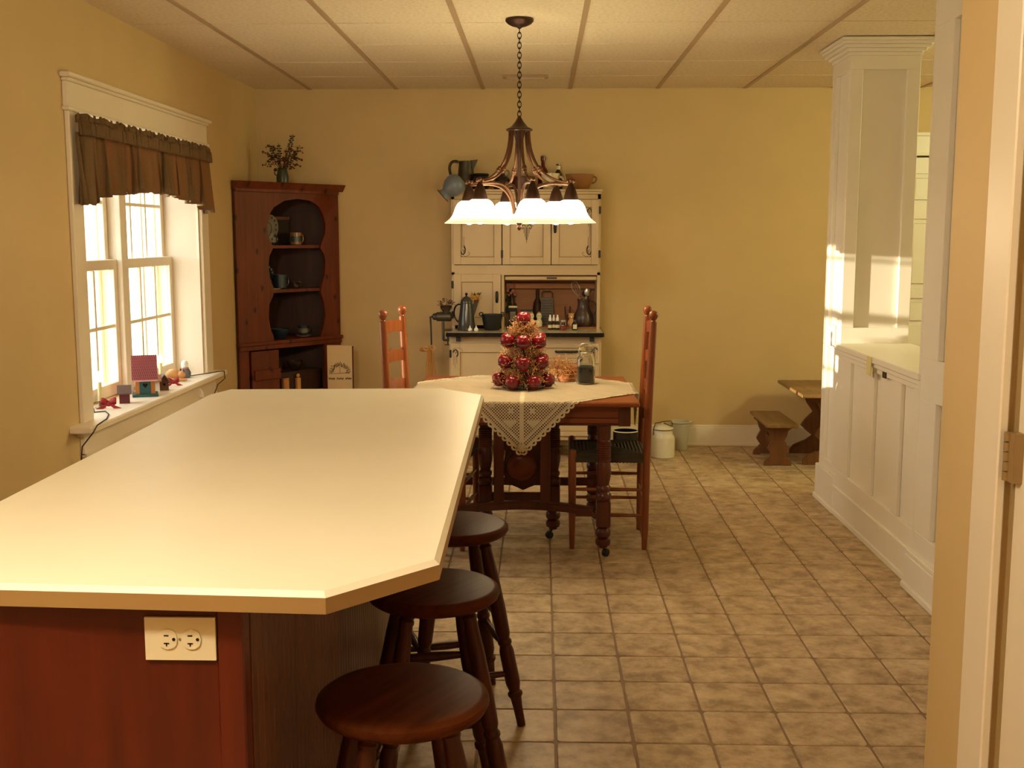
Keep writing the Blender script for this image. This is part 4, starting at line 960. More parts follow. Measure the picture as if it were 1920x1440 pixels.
for k in range(60):
    a = rnd.uniform(0, 6.28); r = rnd.uniform(0, .02); p = (r * math.cos(a), r * math.sin(a), .02); e = (p[0] * .9 + rnd.uniform(-.03, .03), p[1] + rnd.uniform(-.02, .02), -rnd.uniform(.08, .22))
    m.tube([p, ((p[0] + e[0]) / 2 + rnd.uniform(-.008, .008), (p[1] + e[1]) / 2, e[2] * .5), e], .0015, 3, False)
for s in (-1, 1): m.torus((s * .024, -.01, .018), .018, .004, 14, 5, 'y')
tag(m.build('raffia_bow', 'raffia', None, False, (-.728, 7.335, .735)), 'tan raffia bow with long tails hung on the grinder crank', 'bow', None, 'stuff')
sprigs('grinder_posy', 'small dark red dried flowers filling the grinder hopper', (-.622, 7.36, 1.02), lambda r: (r.uniform(-.04, .04), r.uniform(-.03, .03), r.uniform(.0, .04)), 60, 'red_brown', 11, .03)
fw = thing('door_posy', 'little yellow dried flower posy fixed to the hutch door', 'flowers', (-.432, 7.525, 1.055))
rnd = random.Random(9); m = MB()
for k in range(16): m.ball((rnd.uniform(-.03, .03), -.012 + rnd.uniform(-.012, .006), rnd.uniform(.0, .045)), rnd.uniform(.007, .012), 7)
m.build('blooms', 'bloom_yellow', fw, True)
MB().lathe([(.006, -.035), (.014, -.02), (.018, .002), (.01, .006)], 12, (0, -.01, 0)).build('cone_holder', 'sprig_dark', fw, True)
m = MB()
for a in (-.9, -.3, .4, 1.0): m.add([(0, -.008, .01), (math.sin(a) * .022 - .007, -.016, .04), (math.sin(a) * .045, -.012, .055), (math.sin(a) * .022 + .007, -.016, .036)], [(0, 1, 2, 3)])
m.build('leaves', 'herb_green', fw)
ZI = .8725
def boxthing(name, label, cat, sx, sy, h_, mat, loc, extra=None, rz=0):
    t = thing(name, label, cat, loc, rz); MB().box(-sx / 2, sx / 2, -sy / 2, sy / 2, 0, h_, .003).build('body', mat, t)
    if extra: extra(t)
    return t
def tin1(t):
    MB().box(-.029, .029, -.023, .023, .126, .138, .003).build('lid', 'label_cream', t); MB().box(-.018, .018, -.0232, -.022, .04, .10).build('label', 'dish_grey', t)
boxthing('spice_tin', 'tall black spice tin with pale lid inside the hutch', 'tin', .056, .044, .128, 'black_gloss', (-.188, 7.62, ZI), tin1)
def tin2(t):
    MB().box(-.043, .043, -.028, .028, .095, .104, .003).build('lid', 'teal', t); MB().box(-.03, .03, -.0272, -.026, .02, .08).build('label', 'bloom_pink', t)
boxthing('floral_tin', 'low flowered tin with teal lid inside the hutch', 'tin', .084, .054, .097, 'blue_enamel', (-.095, 7.72, ZI), tin2)
for k, x in enumerate((-.062, -.010)):
    f = lathe_thing('shaker_figurine', 'pale yellow figure shaped shaker standing inside the hutch', 'shaker', [(.016, 0), (.021, .005), (.022, .03), (.016, .048), (.012, .052), (.017, .062), (.019, .075), (.014, .09), (.003, .096)], 'label_cream', (x, 7.57, ZI), 16, (('hat', MB().lathe([(.012, .088), (.012, .094), (.004, .102)], 12), 'bloom_yellow'), ('face', MB().ball((-.005, -.0175, .076), .003, 6).ball((.006, -.0175, .076), .003, 6), 'ink')), 'pair of shakers in the hutch')
gt = thing('box_grater', 'old tin grater with loop handle leaning inside the hutch', 'grater', (.045, 7.80, ZI))
m = MB(); m.prism([(-.048, 0), (.048, 0), (.040, .185), (-.040, .185)], .0, .022, 'xz'); m.build('body', 'old_tin', gt)
m = MB()
for r_ in range(9):
    for c_ in range(7):
        m.lathe([(.0042, -.002), (.003, .001)], 6, ((c_ - 3) * .011, 0, .02 + r_ * .018), True, 'y')
m.build('teeth', 'black_iron', gt)
MB().tube([(-.036, .01, .185), (-.036, .01, .215), (-.028, .01, .228), (.028, .01, .228), (.036, .01, .215), (.036, .01, .185)], .004, 8).build('handle', 'old_tin', gt, True)
lathe_thing('wooden_masher', 'dark wooden paddle leaning behind the tin grater', 'masher', [(.02, 0), (.032, .02), (.034, .10), (.026, .15), (.012, .18), (.012, .235), (.004, .24)], 'pine_inside', (-.022, 7.835, ZI), 16, (('band', MB().torus((0, 0, .15), .0265, .003, 16, 5), 'pine'),))
hb = thing('herb_bunch', 'dark dried herb bunch hanging inside the hutch', 'herbs', (-.205, 7.81, 1.15))
rnd = random.Random(4); m = MB()
for k in range(26):
    e = (rnd.uniform(-.035, .035), rnd.uniform(-.03, .02), -rnd.uniform(.08, .19)); m.tube([(0, 0, .02), (e[0] * .4, e[1] * .4, e[2] * .5), e], .0015, 3, False); m.ball(e, rnd.uniform(.005, .012), 6)
m.build('stems', 'herb_green', hb)
m = MB()
for k in range(8): m.ball((rnd.uniform(-.025, .025), -.02, rnd.uniform(-.08, .0)), rnd.uniform(.008, .014), 7)
m.build('blooms', 'bloom_pink', hb, True)
b0 = lathe_thing('extract_bottle', 'tiny brown bottle with white cap beside the small red jar', 'bottle', [(.012, 0), (.014, .003), (.014, .045), (.006, .055), (.006, .06)], 'bottle_brown', (.064, 7.46, WT), 14, (('cap', MB().lathe([(.010, .058), (.010, .072), (.006, .085), (.005, .098), (.001, .099)], 12), 'figure_white'), ('label', MB().lathe([(.0143, .012), (.0143, .032)], 14, (0, 0, 0), False), 'label_cream')), 'tiny capped bottles on the worktop')
for x, y in ((.088, 7.475), (.113, 7.465)): c = copy_tree(b0); c.location = (x, y, WT)
lathe_thing('jam_jar', 'tiny clear jar of red sweets on the hutch worktop', 'jar', [(.018, 0), (.021, .003), (.021, .045), (.017, .052), (.017, .056)], 'jar_glass', (.150, 7.42, WT), 18, (('red_contents', MB().lathe([(.017, .003), (.0185, .006), (.0185, .025), (.01, .03)], 16), 'red_small'), ('lid', MB().lathe([(.019, .056), (.019, .068), (.004, .070)], 18), 'steel')))
lathe_thing('bear_figurine', 'small tan bear figurine inside the hutch near the jug', 'figurine', [(.016, 0), (.022, .01), (.024, .03), (.016, .048), (.013, .052), (.019, .062), (.020, .074), (.012, .086), (.002, .09)], 'figure_tan', (.208, 7.60, ZI), 16, (('ear', MB().ball((-.014, 0, .086), .006, 7).ball((.014, 0, .086), .006, 7), 'figure_tan'), ('face', MB().ball((0, -.019, .066), .006, 7), 'figure_white')))
m = MB(); m.tube([(-.012, 0, .05), (-.018, 0, .128)], .006, 8); m.tube([(.012, 0, .05), (.018, 0, .128)], .006, 8)
lathe_thing('clothespin_rabbit', 'dark wooden clothespin rabbit with upright ears in the hutch', 'figurine', [(.016, 0), (.018, .01), (.015, .05), (.012, .07)], 'sprig_dark', (.186, 7.74, ZI), 14, (('ear', m, 'sprig_dark'),))
jg = thing('utensil_jug', 'large brown marbled jug holding a whisk and spoons', 'jug', (.292, 7.63, ZI))
MB().lathe([(.05, 0), (.062, .01), (.070, .04), (.062, .08), (.044, .12), (.038, .155), (.044, .185), (.039, .185), (.033, .155), (.04, .12), (.055, .08), (.06, .04), (.01, .012)], 26).build('body', 'jug_brown', jg, True)
MB().tube(bez((.040, 0, .17), (.095, 0, .18), (.095, 0, .09), (.058, 0, .075), 10), .007, 8).build('handle', 'jug_brown', jg, True)
wh = thing('wire_whisk', 'wire whisk standing in the brown jug', 'whisk', (.285, 7.63, ZI + .02))
MB().tube([(.005, 0, 0), (-.02, 0, .18)], .005, 8).build('handle', 'light_wood', wh, True)
m = MB(); m.M = Matrix.Translation((-.02, 0, .18)) @ Matrix.Rotation(math.radians(-24), 4, 'Y')
for k in range(5):
    a = k * PI / 5; m.tube([(math.cos(a) * r_, math.sin(a) * r_, z) for r_, z in ((.004, 0), (.018, .03), (.028, .065), (.022, .10), (0, .115), (-.022, .10), (-.028, .065), (-.018, .03), (-.004, 0))], .0013, 5)
m.build('wires', 'steel', wh, True)
s_ = thing('steel_spoon', 'shiny steel serving spoon standing in the brown jug', 'spoon', (.298, 7.64, ZI + .02))
MB().tube([(0, 0, 0), (.012, -.005, .18)], .003, 6).build('handle', 'steel', s_, True)
m = MB(); m.ball((.018, -.012, .212), .032, 14, .62, .22, 1.0); m.build('bowl', 'steel', s_, True)
s_ = thing('iron_ladle', 'black ladle standing in the brown jug', 'ladle', (.305, 7.645, ZI + .02))
MB().tube([(0, 0, 0), (.022, .01, .19), (.04, .005, .225), (.062, 0, .222)], .004, 6).build('handle', 'black_iron', s_, True)
MB().ball((-.004, 0, .20), .02, 10, 1, .6, 1).build('bowl', 'black_iron', s_, True)
lathe_thing('vanilla_bottle', 'small black bottle with cream label in front of the jug', 'bottle', [(.018, 0), (.02, .003), (.02, .04), (.009, .055), (.009, .07), (.002, .071)], 'black_gloss', (.228, 7.44, WT), 16, (('label', MB().box(-.013, .013, -.0215, -.019, .008, .038), 'label_cream'),))

# ------------------------------------------------------------------ corner cupboard
CA = math.atan2(.68, .54)
cb = thing('corner_cupboard', 'knotty pine corner cupboard with scalloped open shelves', 'cupboard', (-1.955, 7.20, 0), CA)
LW = .868
Lp = [(.512, 1.73), (.40, 1.715), (.31, 1.67), (.277, 1.63), (.251, 1.56), (.251, 1.50), (.27, 1.45), (.291, 1.42), (.29, 1.395), (.262, 1.35), (.252, 1.281), (.262, 1.2), (.285, 1.15), (.29, 1.12), (.285, 1.09), (.25, 1.03), (.243, .94), (.255, .87), (.279, .82), (.28, .787)]
Rp = [(.512, 1.73), (.62, 1.72), (.687, 1.69), (.73, 1.63), (.75, 1.564), (.745, 1.5), (.713, 1.436), (.70, 1.40), (.73, 1.36), (.743, 1.308), (.735, 1.22), (.704, 1.14), (.695, 1.10), (.72, 1.03), (.732, .938), (.715, .86), (.69, .80), (.69, .787)]
MB().prism([(0, .787), (0, 1.77), (.512, 1.77)] + Lp, -.0, .02, 'xz').build('front_board', 'pine', cb)
MB().prism([(LW, .787), (LW, 1.77), (.512, 1.77)] + Rp, -.0, .02, 'xz').build('front_board', 'pine', cb)
m = MB(); m.box(-.0, LW, -.012, .02, 1.765, 1.79, .003); m.prism([(-.012, 1.785), (-.045, 1.832), (.02, 1.832), (.02, 1.785)], -.01, LW + .035, 'yz'); m.build('crown', 'pine', cb)
m = MB(); m.prism([(0, .02), (LW - .02, .02), (.536, .435), (.52, .435)], 1.80, 1.826); m.build('top_board', 'pine', cb)
for z, nm in ((1.40, 'shelf'), (1.105, 'shelf'), (.765, 'shelf'), (.395, 'shelf')):
    e = .01
    MB().prism([(.02, .018), (LW - .03, .018), (.54, .42), (.515, .42)], z, z + .02).build(nm, 'pine', cb)
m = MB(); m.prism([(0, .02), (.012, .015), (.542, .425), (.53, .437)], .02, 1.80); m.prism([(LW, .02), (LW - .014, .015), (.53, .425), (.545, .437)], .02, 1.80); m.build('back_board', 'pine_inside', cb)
m = MB(); m.box(-.008, LW + .008, -.022, .02, .765, .789, .004); m.box(0, LW, -.012, .012, .735, .765, .002); m.build('waist', 'pine', cb)
m = MB(); m.box(0, .075, 0, .02, 0, .735); m.box(.715, LW, 0, .02, 0, .735); m.box(.075, .715, 0, .02, 0, .12); m.build('lower_frame', 'pine', cb)
dr = MB().box(.08, .302, -.022, -.002, .13, .728, .003).build('door', 'pine', cb)
MB().box(.092, .302, -.038, -.022, .537, .604, .003).build('batten', 'pine', dr); MB().box(.092, .302, -.038, -.022, .20, .26, .003).build('batten', 'pine', dr)
# crockery in the cupboard; positions given in the cupboard's own frame
def cup_pos(u, d, z): a = CA; return (-1.955 + u * math.cos(a) - d * math.sin(a), 7.20 + u * math.sin(a) + d * math.cos(a), z)
def plate(label, u, d, z, r, mat, rim_mat):
    t = thing('plate', label, 'plate', cup_pos(u, d, z), CA + .15)
    m = MB(); m.M = Matrix.Translation((0, 0, r)) @ Matrix.Rotation(math.radians(12), 4, 'X'); m.lathe([(.01, -.004), (r * .6, -.004), (r * .7, -.010), (r, -.016), (r, -.013), (r * .7, -.006), (.01, 0)], 28, (0, 0, 0), True, 'y'); m.build('dish', mat, t, True)
    m = MB(); m.M = Matrix.Translation((0, 0, r)) @ Matrix.Rotation(math.radians(12), 4, 'X')
    for k in range(16): a = 2 * PI * k / 16; m.ball((math.cos(a) * r * .84, -.0135, math.sin(a) * r * .84), .008, 6, 1, .25, 1)
    m.torus((0, -.006, 0), r * .5, .002, 24, 5, 'y'); m.build('painted_rim', rim_mat, t, True)
plate('patterned grey plate standing on the top cupboard shelf', .305, .09, 1.4205, .105, 'dish_grey', 'dish_blue')
plate('patterned plate standing behind the blue mug on the middle cupboard shelf', .31, .13, 1.1255, .085, 'dish_blue', 'dish_grey')
def mug(name, label, u, d, z, r, h_, mat, band=None, cat='mug'):
    t = lathe_thing(name, label, cat, [(r * .85, 0), (r, .006), (r, h_), (r * .9, h_), (r * .88, .01), (.003, .01)], mat, cup_pos(u, d, z), 20, (), None, CA)
    MB().tube(bez((r * .95, 0, h_ * .85), (r * 1.8, 0, h_), (r * 1.8, 0, h_ * .1), (r * .95, 0, h_ * .2), 8), r * .13, 7).build('handle', mat, t, True)
    if band: MB().lathe([(r * 1.012, h_ * .25), (r * 1.012, h_ * .7)], 20, (0, 0, 0), False).build('band', band, t, True)
mug('mug', 'small dark mug with pale heart band on the top cupboard shelf', .385, .12, 1.4205, .026, .075, 'dark_crock', 'dish_grey')
mug('mug', 'tan mug with green band on the top cupboard shelf', .585, .12, 1.4205, .040, .085, 'brown_glaze', 'vase_green')
boxthing('dark_tin', 'dark box at the back of the top cupboard shelf', 'tin', .12, .07, .19, 'dark_crock', cup_pos(.55, .25, 1.4205), lambda t: MB().box(-.063, .063, -.037, .037, .17, .195, .003).build('lid', 'red_brown', t), CA)
mug('mug', 'large dark blue mug on the middle cupboard shelf', .415, .09, 1.1275, .045, .095, 'dish_blue')
t = thing('saucer', 'pale saucer at the front of the middle cupboard shelf', 'saucer', cup_pos(.335, .055, 1.1255)); MB().lathe([(.03, 0), (.05, .006), (.052, .009), (.03, .004), (.004, .003)], 22).build('dish', 'cream_mug', t, True); MB().torus((0, 0, .0085), .051, .0015, 22, 5).build('rim', 'dish_blue', t, True)
t = thing('glass_bird', 'small clear glass bird on the middle cupboard shelf', 'figurine', cup_pos(.565, .09, 1.1255)); MB().lathe([(.012, 0), (.016, .003), (.006, .01)], 12).build('foot', 'jar_glass', t, True); MB().ball((0, 0, .024), .017, 12, 1.2, .8, .9).ball((.02, 0, .042), .009, 10).build('body', 'jar_glass', t, True); MB().tube([(-.015, 0, .03), (-.03, 0, .052)], [.008, .002], 6).build('tail', 'jar_glass', t, True)
lathe_thing('ginger_jar', 'pale flowered jar at the back of the lowest open shelf', 'jar', [(.022, 0), (.03, .02), (.032, .06), (.02, .085), (.02, .095)], 'dish_grey', cup_pos(.325, .17, .7895), 18, (('lid', MB().lathe([(.024, .095), (.024, .105), (.01, .118), (.002, .12)], 16), 'dish_grey'),))
lathe_thing('blue_bowl', 'dark blue bowl at the front of the lowest open shelf', 'bowl', [(.03, 0), (.035, .005), (.062, .045), (.068, .065), (.063, .065), (.055, .045), (.02, .01)], 'dish_blue', cup_pos(.40, .085, .7895), 24, (('rim', MB().torus((0, 0, .065), .0655, .0025, 24, 5), 'dish_blue'),))
t = lathe_thing('saucer', 'saucer under the striped blue and white cup', 'saucer', [(.03, 0), (.052, .009), (.054, .012), (.03, .006), (.004, .005)], 'cream_mug', cup_pos(.60, .085, .7895), 22, (('rim', MB().torus((0, 0, .0115), .053, .0018, 22, 5), 'dish_blue'),))
mug('cup', 'blue and white striped cup on a saucer in the cupboard', .60, .085, .8025, .036, .065, 'dish_blue', 'dish_grey', 'cup')
boxthing('glass_block', 'clear glass box in the lower cupboard', 'glass', .055, .05, .10, 'jar_glass', cup_pos(.375, .10, .4155 + .145), None, CA)
boxthing('wooden_riser', 'dark wooden riser in the lower cupboard', 'box', .40, .12, .144, 'pine_inside', cup_pos(.52, .11, .4155), lambda t: MB().box(-.205, .205, -.065, .065, .132, .1445, .002).build('top', 'pine_inside', t), CA)
lathe_thing('glass_bowl', 'clear glass bowl in the lower cupboard', 'bowl', [(.02, 0), (.028, .004), (.05, .04), (.055, .06), (.051, .06), (.045, .04), (.02, .01)], 'jar_glass', cup_pos(.54, .11, .4155 + .1455), 22, (('rim', MB().torus((0, 0, .06), .053, .002, 22, 5), 'jar_glass'),))
for nm, lb, u, d, s, mt in (('wooden_block', 'tan wooden block in front of the riser in lower cupboard', .39, .03, .05, 'light_wood'), ('straw_figure', 'little tan straw figure in the lower cupboard', .50, .03, .032, 'raffia')):
    boxthing(nm, lb, 'ornament', s, .025, .10, mt, cup_pos(u, d, .4155), (lambda t: MB().ball((0, 0, .115), .014, 8).build('head', 'raffia', t, True)) if nm == 'straw_figure' else (lambda t: MB().box(-.026, .026, -.013, .013, .1, .106, .001).build('cap', 'light_wood', t)), CA)
# vase with dried flowers on the cupboard
vs_ = lathe_thing('flower_vase', 'dark green vase on top of the corner cupboard', 'vase', [(.030, 0), (.040, .006), (.042, .05), (.034, .085), (.030, .098), (.034, .105), (.028, .105), (.026, .09), (.034, .05), (.01, .012)], 'vase_green', (-1.735, 7.60, 1.827), 22, (('handle', MB().tube(bez((-.03, 0, .09), (-.06, 0, .10), (-.06, 0, .06), (-.04, 0, .06), 8), .004, 6), 'vase_green'),))
bq = thing('dried_bouquet', 'dark dried flower bouquet in the green vase', 'flowers', (-1.735, 7.60, 1.855))
rnd = random.Random(21)
for e, n in (((.075, 0, .30), 13), ((.105, .0, .20), 9), ((-.085, 0, .235), 9), ((-.02, -.01, .24), 8)):
    m = MB(); m.tube([(0, 0, 0), (e[0] * .35, e[1], e[2] * .5), e], .0022, 5)
    for k in range(n):
        f = .45 + .55 * k / n; p = (e[0] * (f * .9 + .1 * f * f), e[1], e[2] * f); a = rnd.uniform(0, 6.28)
        for s in (0, PI): m.ball((p[0] + math.cos(a + s) * .011, p[1] + math.sin(a + s) * .011, p[2]), .0085, 7, 1, 1, .6)
    m.build('flower_spike', 'herb_green', bq)
m = MB()
for k in range(46):
    a = rnd.uniform(0, 6.28); l = rnd.uniform(.06, .19); e = (math.cos(a) * l * .85, math.sin(a) * l * .4, .09 + rnd.uniform(-.03, .13)); m.tube([(0, 0, .04), (e[0] * .5, e[1] * .5, e[2] + .01), e], .0013, 3, False)
    for q in range(3): m.ball((e[0] * (1 - q * .12), e[1] * (1 - q * .12), e[2] + rnd.uniform(-.01, .01)), rnd.uniform(.004, .009), 5)
m.build('filler_twigs', 'sprig_dark', bq)['kind'] = 'stuff'
m = MB()
for p in ((-.03, -.05, .13), (.01, -.055, .11), (-.045, -.05, .105)): m.ball(p, .011, 8)
m.build('blooms', 'bloom_pink', bq, True)
# painted board leaning beside the cupboard
sg = thing('painted_board', 'tall cream board with an ink wreath drawing beside the cupboard', 'sign', (-1.373, 7.585, 0))
MB().box(-.086, .086, 0, .016, 0, .742, .002).build('board', 'paper_cream', sg)
MB().box(.0865, .0925, 0, .018, 0, .735).build('edge_strip', 'maroon', sg)
rnd = random.Random(31); m = MB()
for k in range(90):
    a = PI * (-.02 + 1.04 * k / 90); r = .052 + rnd.uniform(-.012, .012); c = (math.cos(a) * r * 1.12, .552 + math.sin(a) * r * 1.15); an = rnd.uniform(0, PI); l = rnd.uniform(.005, .011)
    m.tube([(c[0] - math.cos(an) * l, -.0005, c[1] - math.sin(an) * l), (c[0] + math.cos(an) * l * .2, -.0005, c[1] + .003), (c[0] + math.cos(an) * l, -.0005, c[1] + math.sin(an) * l)], .0010, 4)
m.tube([(-.07, -.0005, .546), (.0, -.0005, .549), (.066, -.0005, .556)], .0012, 4); m.tube([(0, -.0005, .55), (.002, -.0005, .58), (-.004, -.0005, .60)], .001, 4)
m.build('wreath_drawing', 'ink', sg)
m = MB(); pts = []
for w0, w1 in ((-.078, -.034), (-.022, .026), (.038, .080)):
    pts = [(w0 + (w1 - w0) * i / 40, -.0005, .512 + .09 * (w0 + .08) * .15 + .007 * math.sin(i * .95 + w0 * 60) * (1.3 if i % 11 < 4 else .7)) for i in range(41)]; m.tube(pts, .0013, 4)
m.build('script_writing', 'ink', sg)

# ------------------------------------------------------------------ things on the window sill
SZ = OZ0 + .0025
def candle(label, x, y, h_):
    t = thing('candle_lamp', label, 'candle lamp', (x, y, SZ))
    MB().lathe([(.024, 0), (.024, .003), (.008, .008), (.006, .022), (.016, .03), (.016, .034), (.004, .034)], 18).build('base', 'brass_hinge', t, True)
    MB().lathe([(.0095, .030), (.0095, .03 + h_), (.004, .031 + h_)], 14).build('candle', 'candle_wax', t, True)
    MB().lathe([(.006, .03 + h_), (.012, .042 + h_), (.013, .055 + h_), (.006, .075 + h_), (.001, .082 + h_)], 14).build('bulb', 'candle_bulb', t, True)
candle('electric window candle beside the small maroon house', -2.06, 5.14, .092)
candle('electric window candle behind the tiny log birdhouse', -2.065, 6.00, .085)
def bow(label, x, y, s=1.0, rz=0.3):
    t = thing('ribbon_bow', label, 'bow', (x, y, SZ), rz)
    for sg_ in (-1, 1):
        m = MB(); path = bez((0, 0, .018 * s), (sg_ * .03 * s, -.01, .05 * s), (sg_ * .05 * s, .0, .02 * s), (0, 0, .016 * s), 10)
        vs = [(p[0], p[1] - .004 * s, p[2] - .011 * s + .004) for p in path] + [(p[0], p[1] + .006 * s, p[2] + .012 * s) for p in path]; n = len(path)
        m.add(vs, [(i, i + 1, n + i + 1, n + i) for i in range(n - 1)]); o = m.build('loop', 'bow_red', t, True); o.modifiers.new('t', 'SOLIDIFY').thickness = .002
    m = MB(); m.ball((0, 0, .018 * s), .008 * s, 8); m.build('knot', 'bow_red', t, True)
    for sg_ in (-1, 1):
        m = MB(); m.prism([(0, .018 * s), (sg_ * .014 * s, .018 * s), (sg_ * .050 * s, .0005), (sg_ * .020 * s, .0005)], -.012 * s, -.009 * s, 'xz'); m.build('tail', 'bow_red', t)
bow('red ribbon bow beside the small maroon house on the sill', -2.015, 5.125, 1.15)
bow('red ribbon bow near the tan sleeping figure on the sill', -1.975, 5.93, 1.0, .5)
# small maroon house
def hut(name, label, x, y, w_, d_, h_, rise, body, roof, rz, ridge='x', hole=True, ov=.01):
    t = thing(name, label, 'birdhouse', (x, y, SZ), rz)
    b = MB(); b.box(-w_ / 2, w_ / 2, -d_ / 2, d_ / 2, 0, h_)
    if ridge == 'y': b.prism([(-w_ / 2, h_), (w_ / 2, h_), (0, h_ + rise)], -d_ / 2, d_ / 2, 'xz')
    else: b.prism([(-d_ / 2, h_), (d_ / 2, h_), (0, h_ + rise)], -w_ / 2, w_ / 2, 'yz')
    b.build('body', body, t)
    half = (w_ if ridge == 'y' else d_) / 2 + ov; lng = (d_ if ridge == 'y' else w_) / 2 + ov; th = .006; dz = rise * (ov / ((w_ if ridge == 'y' else d_) / 2))
    for s in (-1, 1):
        r = MB(); pl = [(0, h_ + rise + th), (s * half, h_ - dz + th), (s * half, h_ - dz), (0, h_ + rise)]; r.prism(pl, -lng, lng, 'xz' if ridge == 'y' else 'yz'); r.build('roof_side', roof, t)
    if hole: MB().lathe([(w_ * .14, -d_ / 2 - .001), (w_ * .14, -d_ / 2 + .002)], 14, (0, 0, h_ * .62), True, 'y').build('entrance_hole', 'black_gloss', t)
    return t
hut('toy_house', 'small maroon house with grey roof on the window sill', -2.005, 5.30, .048, .045, .055, .026, 'maroon', 'roof_grey', .35, 'x', False, .009)
hut('log_birdhouse', 'tiny dark log birdhouse beside the large birdhouse', -1.972, 5.765, .044, .05, .05, .03, 'sprig_dark', 'bark', .5, 'y', True)
hut('toy_cottage', 'tiny white cottage with brown base behind the log birdhouse', -1.995, 5.70, .046, .05, .062, .02, 'figure_white', 'bloom_pink', .35, 'x', False)
# large birdhouse
bh = thing('birdhouse', 'teal and wood birdhouse with red shingled roof on the sill', 'birdhouse', (-1.995, 5.555, SZ), .36)
MB().box(-.062, .062, -.062, .055, 0, .013, .002).build('base', 'teal', bh)
m = MB(); m.box(-.048, .048, -.043, .043, .013, .095); m.prism([(-.043, .095), (.043, .095), (0, .185)], -.048, .048, 'yz'); m.build('walls', 'light_wood', bh)
f = MB().box(-.026, .026, -.0485, -.043, .013, .092, .001).build('front_panel', 'teal', bh)
hp = [(0, .044), (.011, .058), (.011, .064), (.006, .067), (0, .062), (-.006, .067), (-.011, .064), (-.011, .058)]; MB().prism(hp, -.0495, -.0483, 'xz').build('heart_hole', 'black_gloss', f)
for s in (-1, 1): MB().box(s * .037 - .011, s * .037 + .011, -.046, -.043, .013, .094, .001).build('corner_board', 'light_wood', bh)
for s in (-1, 1):
    e0, z0_, z1_ = .064, .078, .20
    r = MB(); pl = [(0, z1_ + .004), (s * e0, z0_ + .004), (s * e0, z0_), (0, z1_)]; r.prism(pl, -.062, .062, 'yz'); ro = r.build('roof_side', 'roof_pink', bh)
    m = MB(); rows = 9; nx = 13
    for j in range(rows):
        for i in range(nx + (j % 2)):
            t0_, t1_ = j / rows, (j + 1.25) / rows; t1_ = min(t1_, 1.0)
            x = -.062 + (i + (.5 if j % 2 == 0 else 0)) * .124 / nx; hw_ = .124 / nx * .40
            xa, xb = max(-.062, x - hw_), min(.062, x + hw_)
            def pt(xx, t, up): return (xx, s * e0 * (1 - t), z0_ + (z1_ - z0_) * t + .0045 + up)
            m.add([pt(xa, t1_, .0004), pt(xb, t1_, .0004), pt(xb, t0_ + .03, .003), ((xa + xb) / 2, *pt(0, t0_, .003)[1:]), pt(xa, t0_ + .03, .003)], [(0, 1, 2, 3, 4)])
    mo = m.build('shingles', 'shingle_red', ro); mo['kind'] = 'stuff'
MB().tube([(0, 0, .2), (0, 0, .204), (.0, .0, .30)], .0012, 5).build('hanging_cord', 'ink', bh)
# tan sleeping figure and grey figure
tf = thing('sleeping_figurine', 'tan cloth animal figure lying on the window sill', 'figurine', (-2.035, 6.12, SZ), .3)
MB().ball((0, 0, .034), .036, 14, 1.25, .8, .95).build('body', 'figure_tan', tf, True)
MB().ball((.042, -.015, .036), .022, 12).build('head', 'figure_tan', tf, True)
m = MB(); m.tube([(.02, -.025, .015), (.055, -.035, .010), (.07, -.03, .012)], .008, 8); m.tube([(-.02, -.025, .015), (.01, -.04, .010)], .008, 8); m.build('paw', 'figure_tan', tf, True)
m = MB(); m.ball((.038, -.002, .060), .008, 7, .6, .4, 1.4); m.ball((.054, -.012, .055), .008, 7, .6, .4, 1.4); m.build('ear', 'sprig_dark', tf, True)
gf = thing('snow_figurine', 'little figure with white head and grey body on sill end', 'figurine', (-2.015, 6.27, SZ), .3)
MB().lathe([(.02, 0), (.028, .008), (.029, .03), (.02, .05), (.008, .056)], 18).build('body', 'figure_grey', gf, True)
hd = MB().ball((-.004, 0, .070), .019, 14).build('head', 'figure_white', gf, True)
MB().lathe([(.019, .076), (.020, .08), (.013, .096), (.003, .1)], 14, (-.004, 0, 0)).build('hat', 'figure_white', hd, True)
MB().torus((-.002, 0, .054), .016, .005, 16, 6).build('scarf', 'bloom_pink', gf, True)
m = MB(); m.ball((-.022, -.014, .012), .009, 8, 1.6, 1, .8); m.build('feet', 'figure_white', gf, True)
m = MB(); m.tube([(-2.075, 5.095, SZ + .004), (-2.03, 4.99, SZ + .003), (-1.99, 5.02, SZ + .003), (-1.94, 4.93, SZ + .004), (-1.90, 4.80, SZ + .004), (-1.878, 4.64, SZ + .003), (-1.876, 4.595, .665), (-1.93, 4.60, .60), (-1.945, 4.62, .54), (-1.965, 4.65, .42), (-1.968, 4.66, .2)], .0028, 6)
tag(m.build('lamp_cord', 'ink', None, True), 'thin dark cord trailing off the sill near the maroon house', 'cord')
m = MB(); m.tube([(-2.05, 6.03, SZ + .004), (-2.03, 6.22, SZ + .008), (-1.99, 6.36, SZ + .004), (-1.93, 6.44, SZ + .006), (-1.895, 6.50, SZ + .008), (-1.878, 6.56, SZ + .004), (-1.880, 6.58, .64), (-1.93, 6.60, .60), (-1.945, 6.57, .545), (-1.965, 6.62, .44)], .0028, 6)
tag(m.build('lamp_cord', 'ink', None, True), 'thin dark cord trailing off the sill by the grey figure', 'cord')
pg = thing('night_light', 'small clear and white plug light on wall below the sill', 'night light', (-1.958, 6.34, .53))
MB().box(-.018, .010, -.02, .02, -.03, .02, .004).build('plug', 'figure_white', pg)
MB().lathe([(.012, .02), (.022, .032), (.018, .060), (.004, .082)], 14).build('shade', 'figure_white', pg, True)

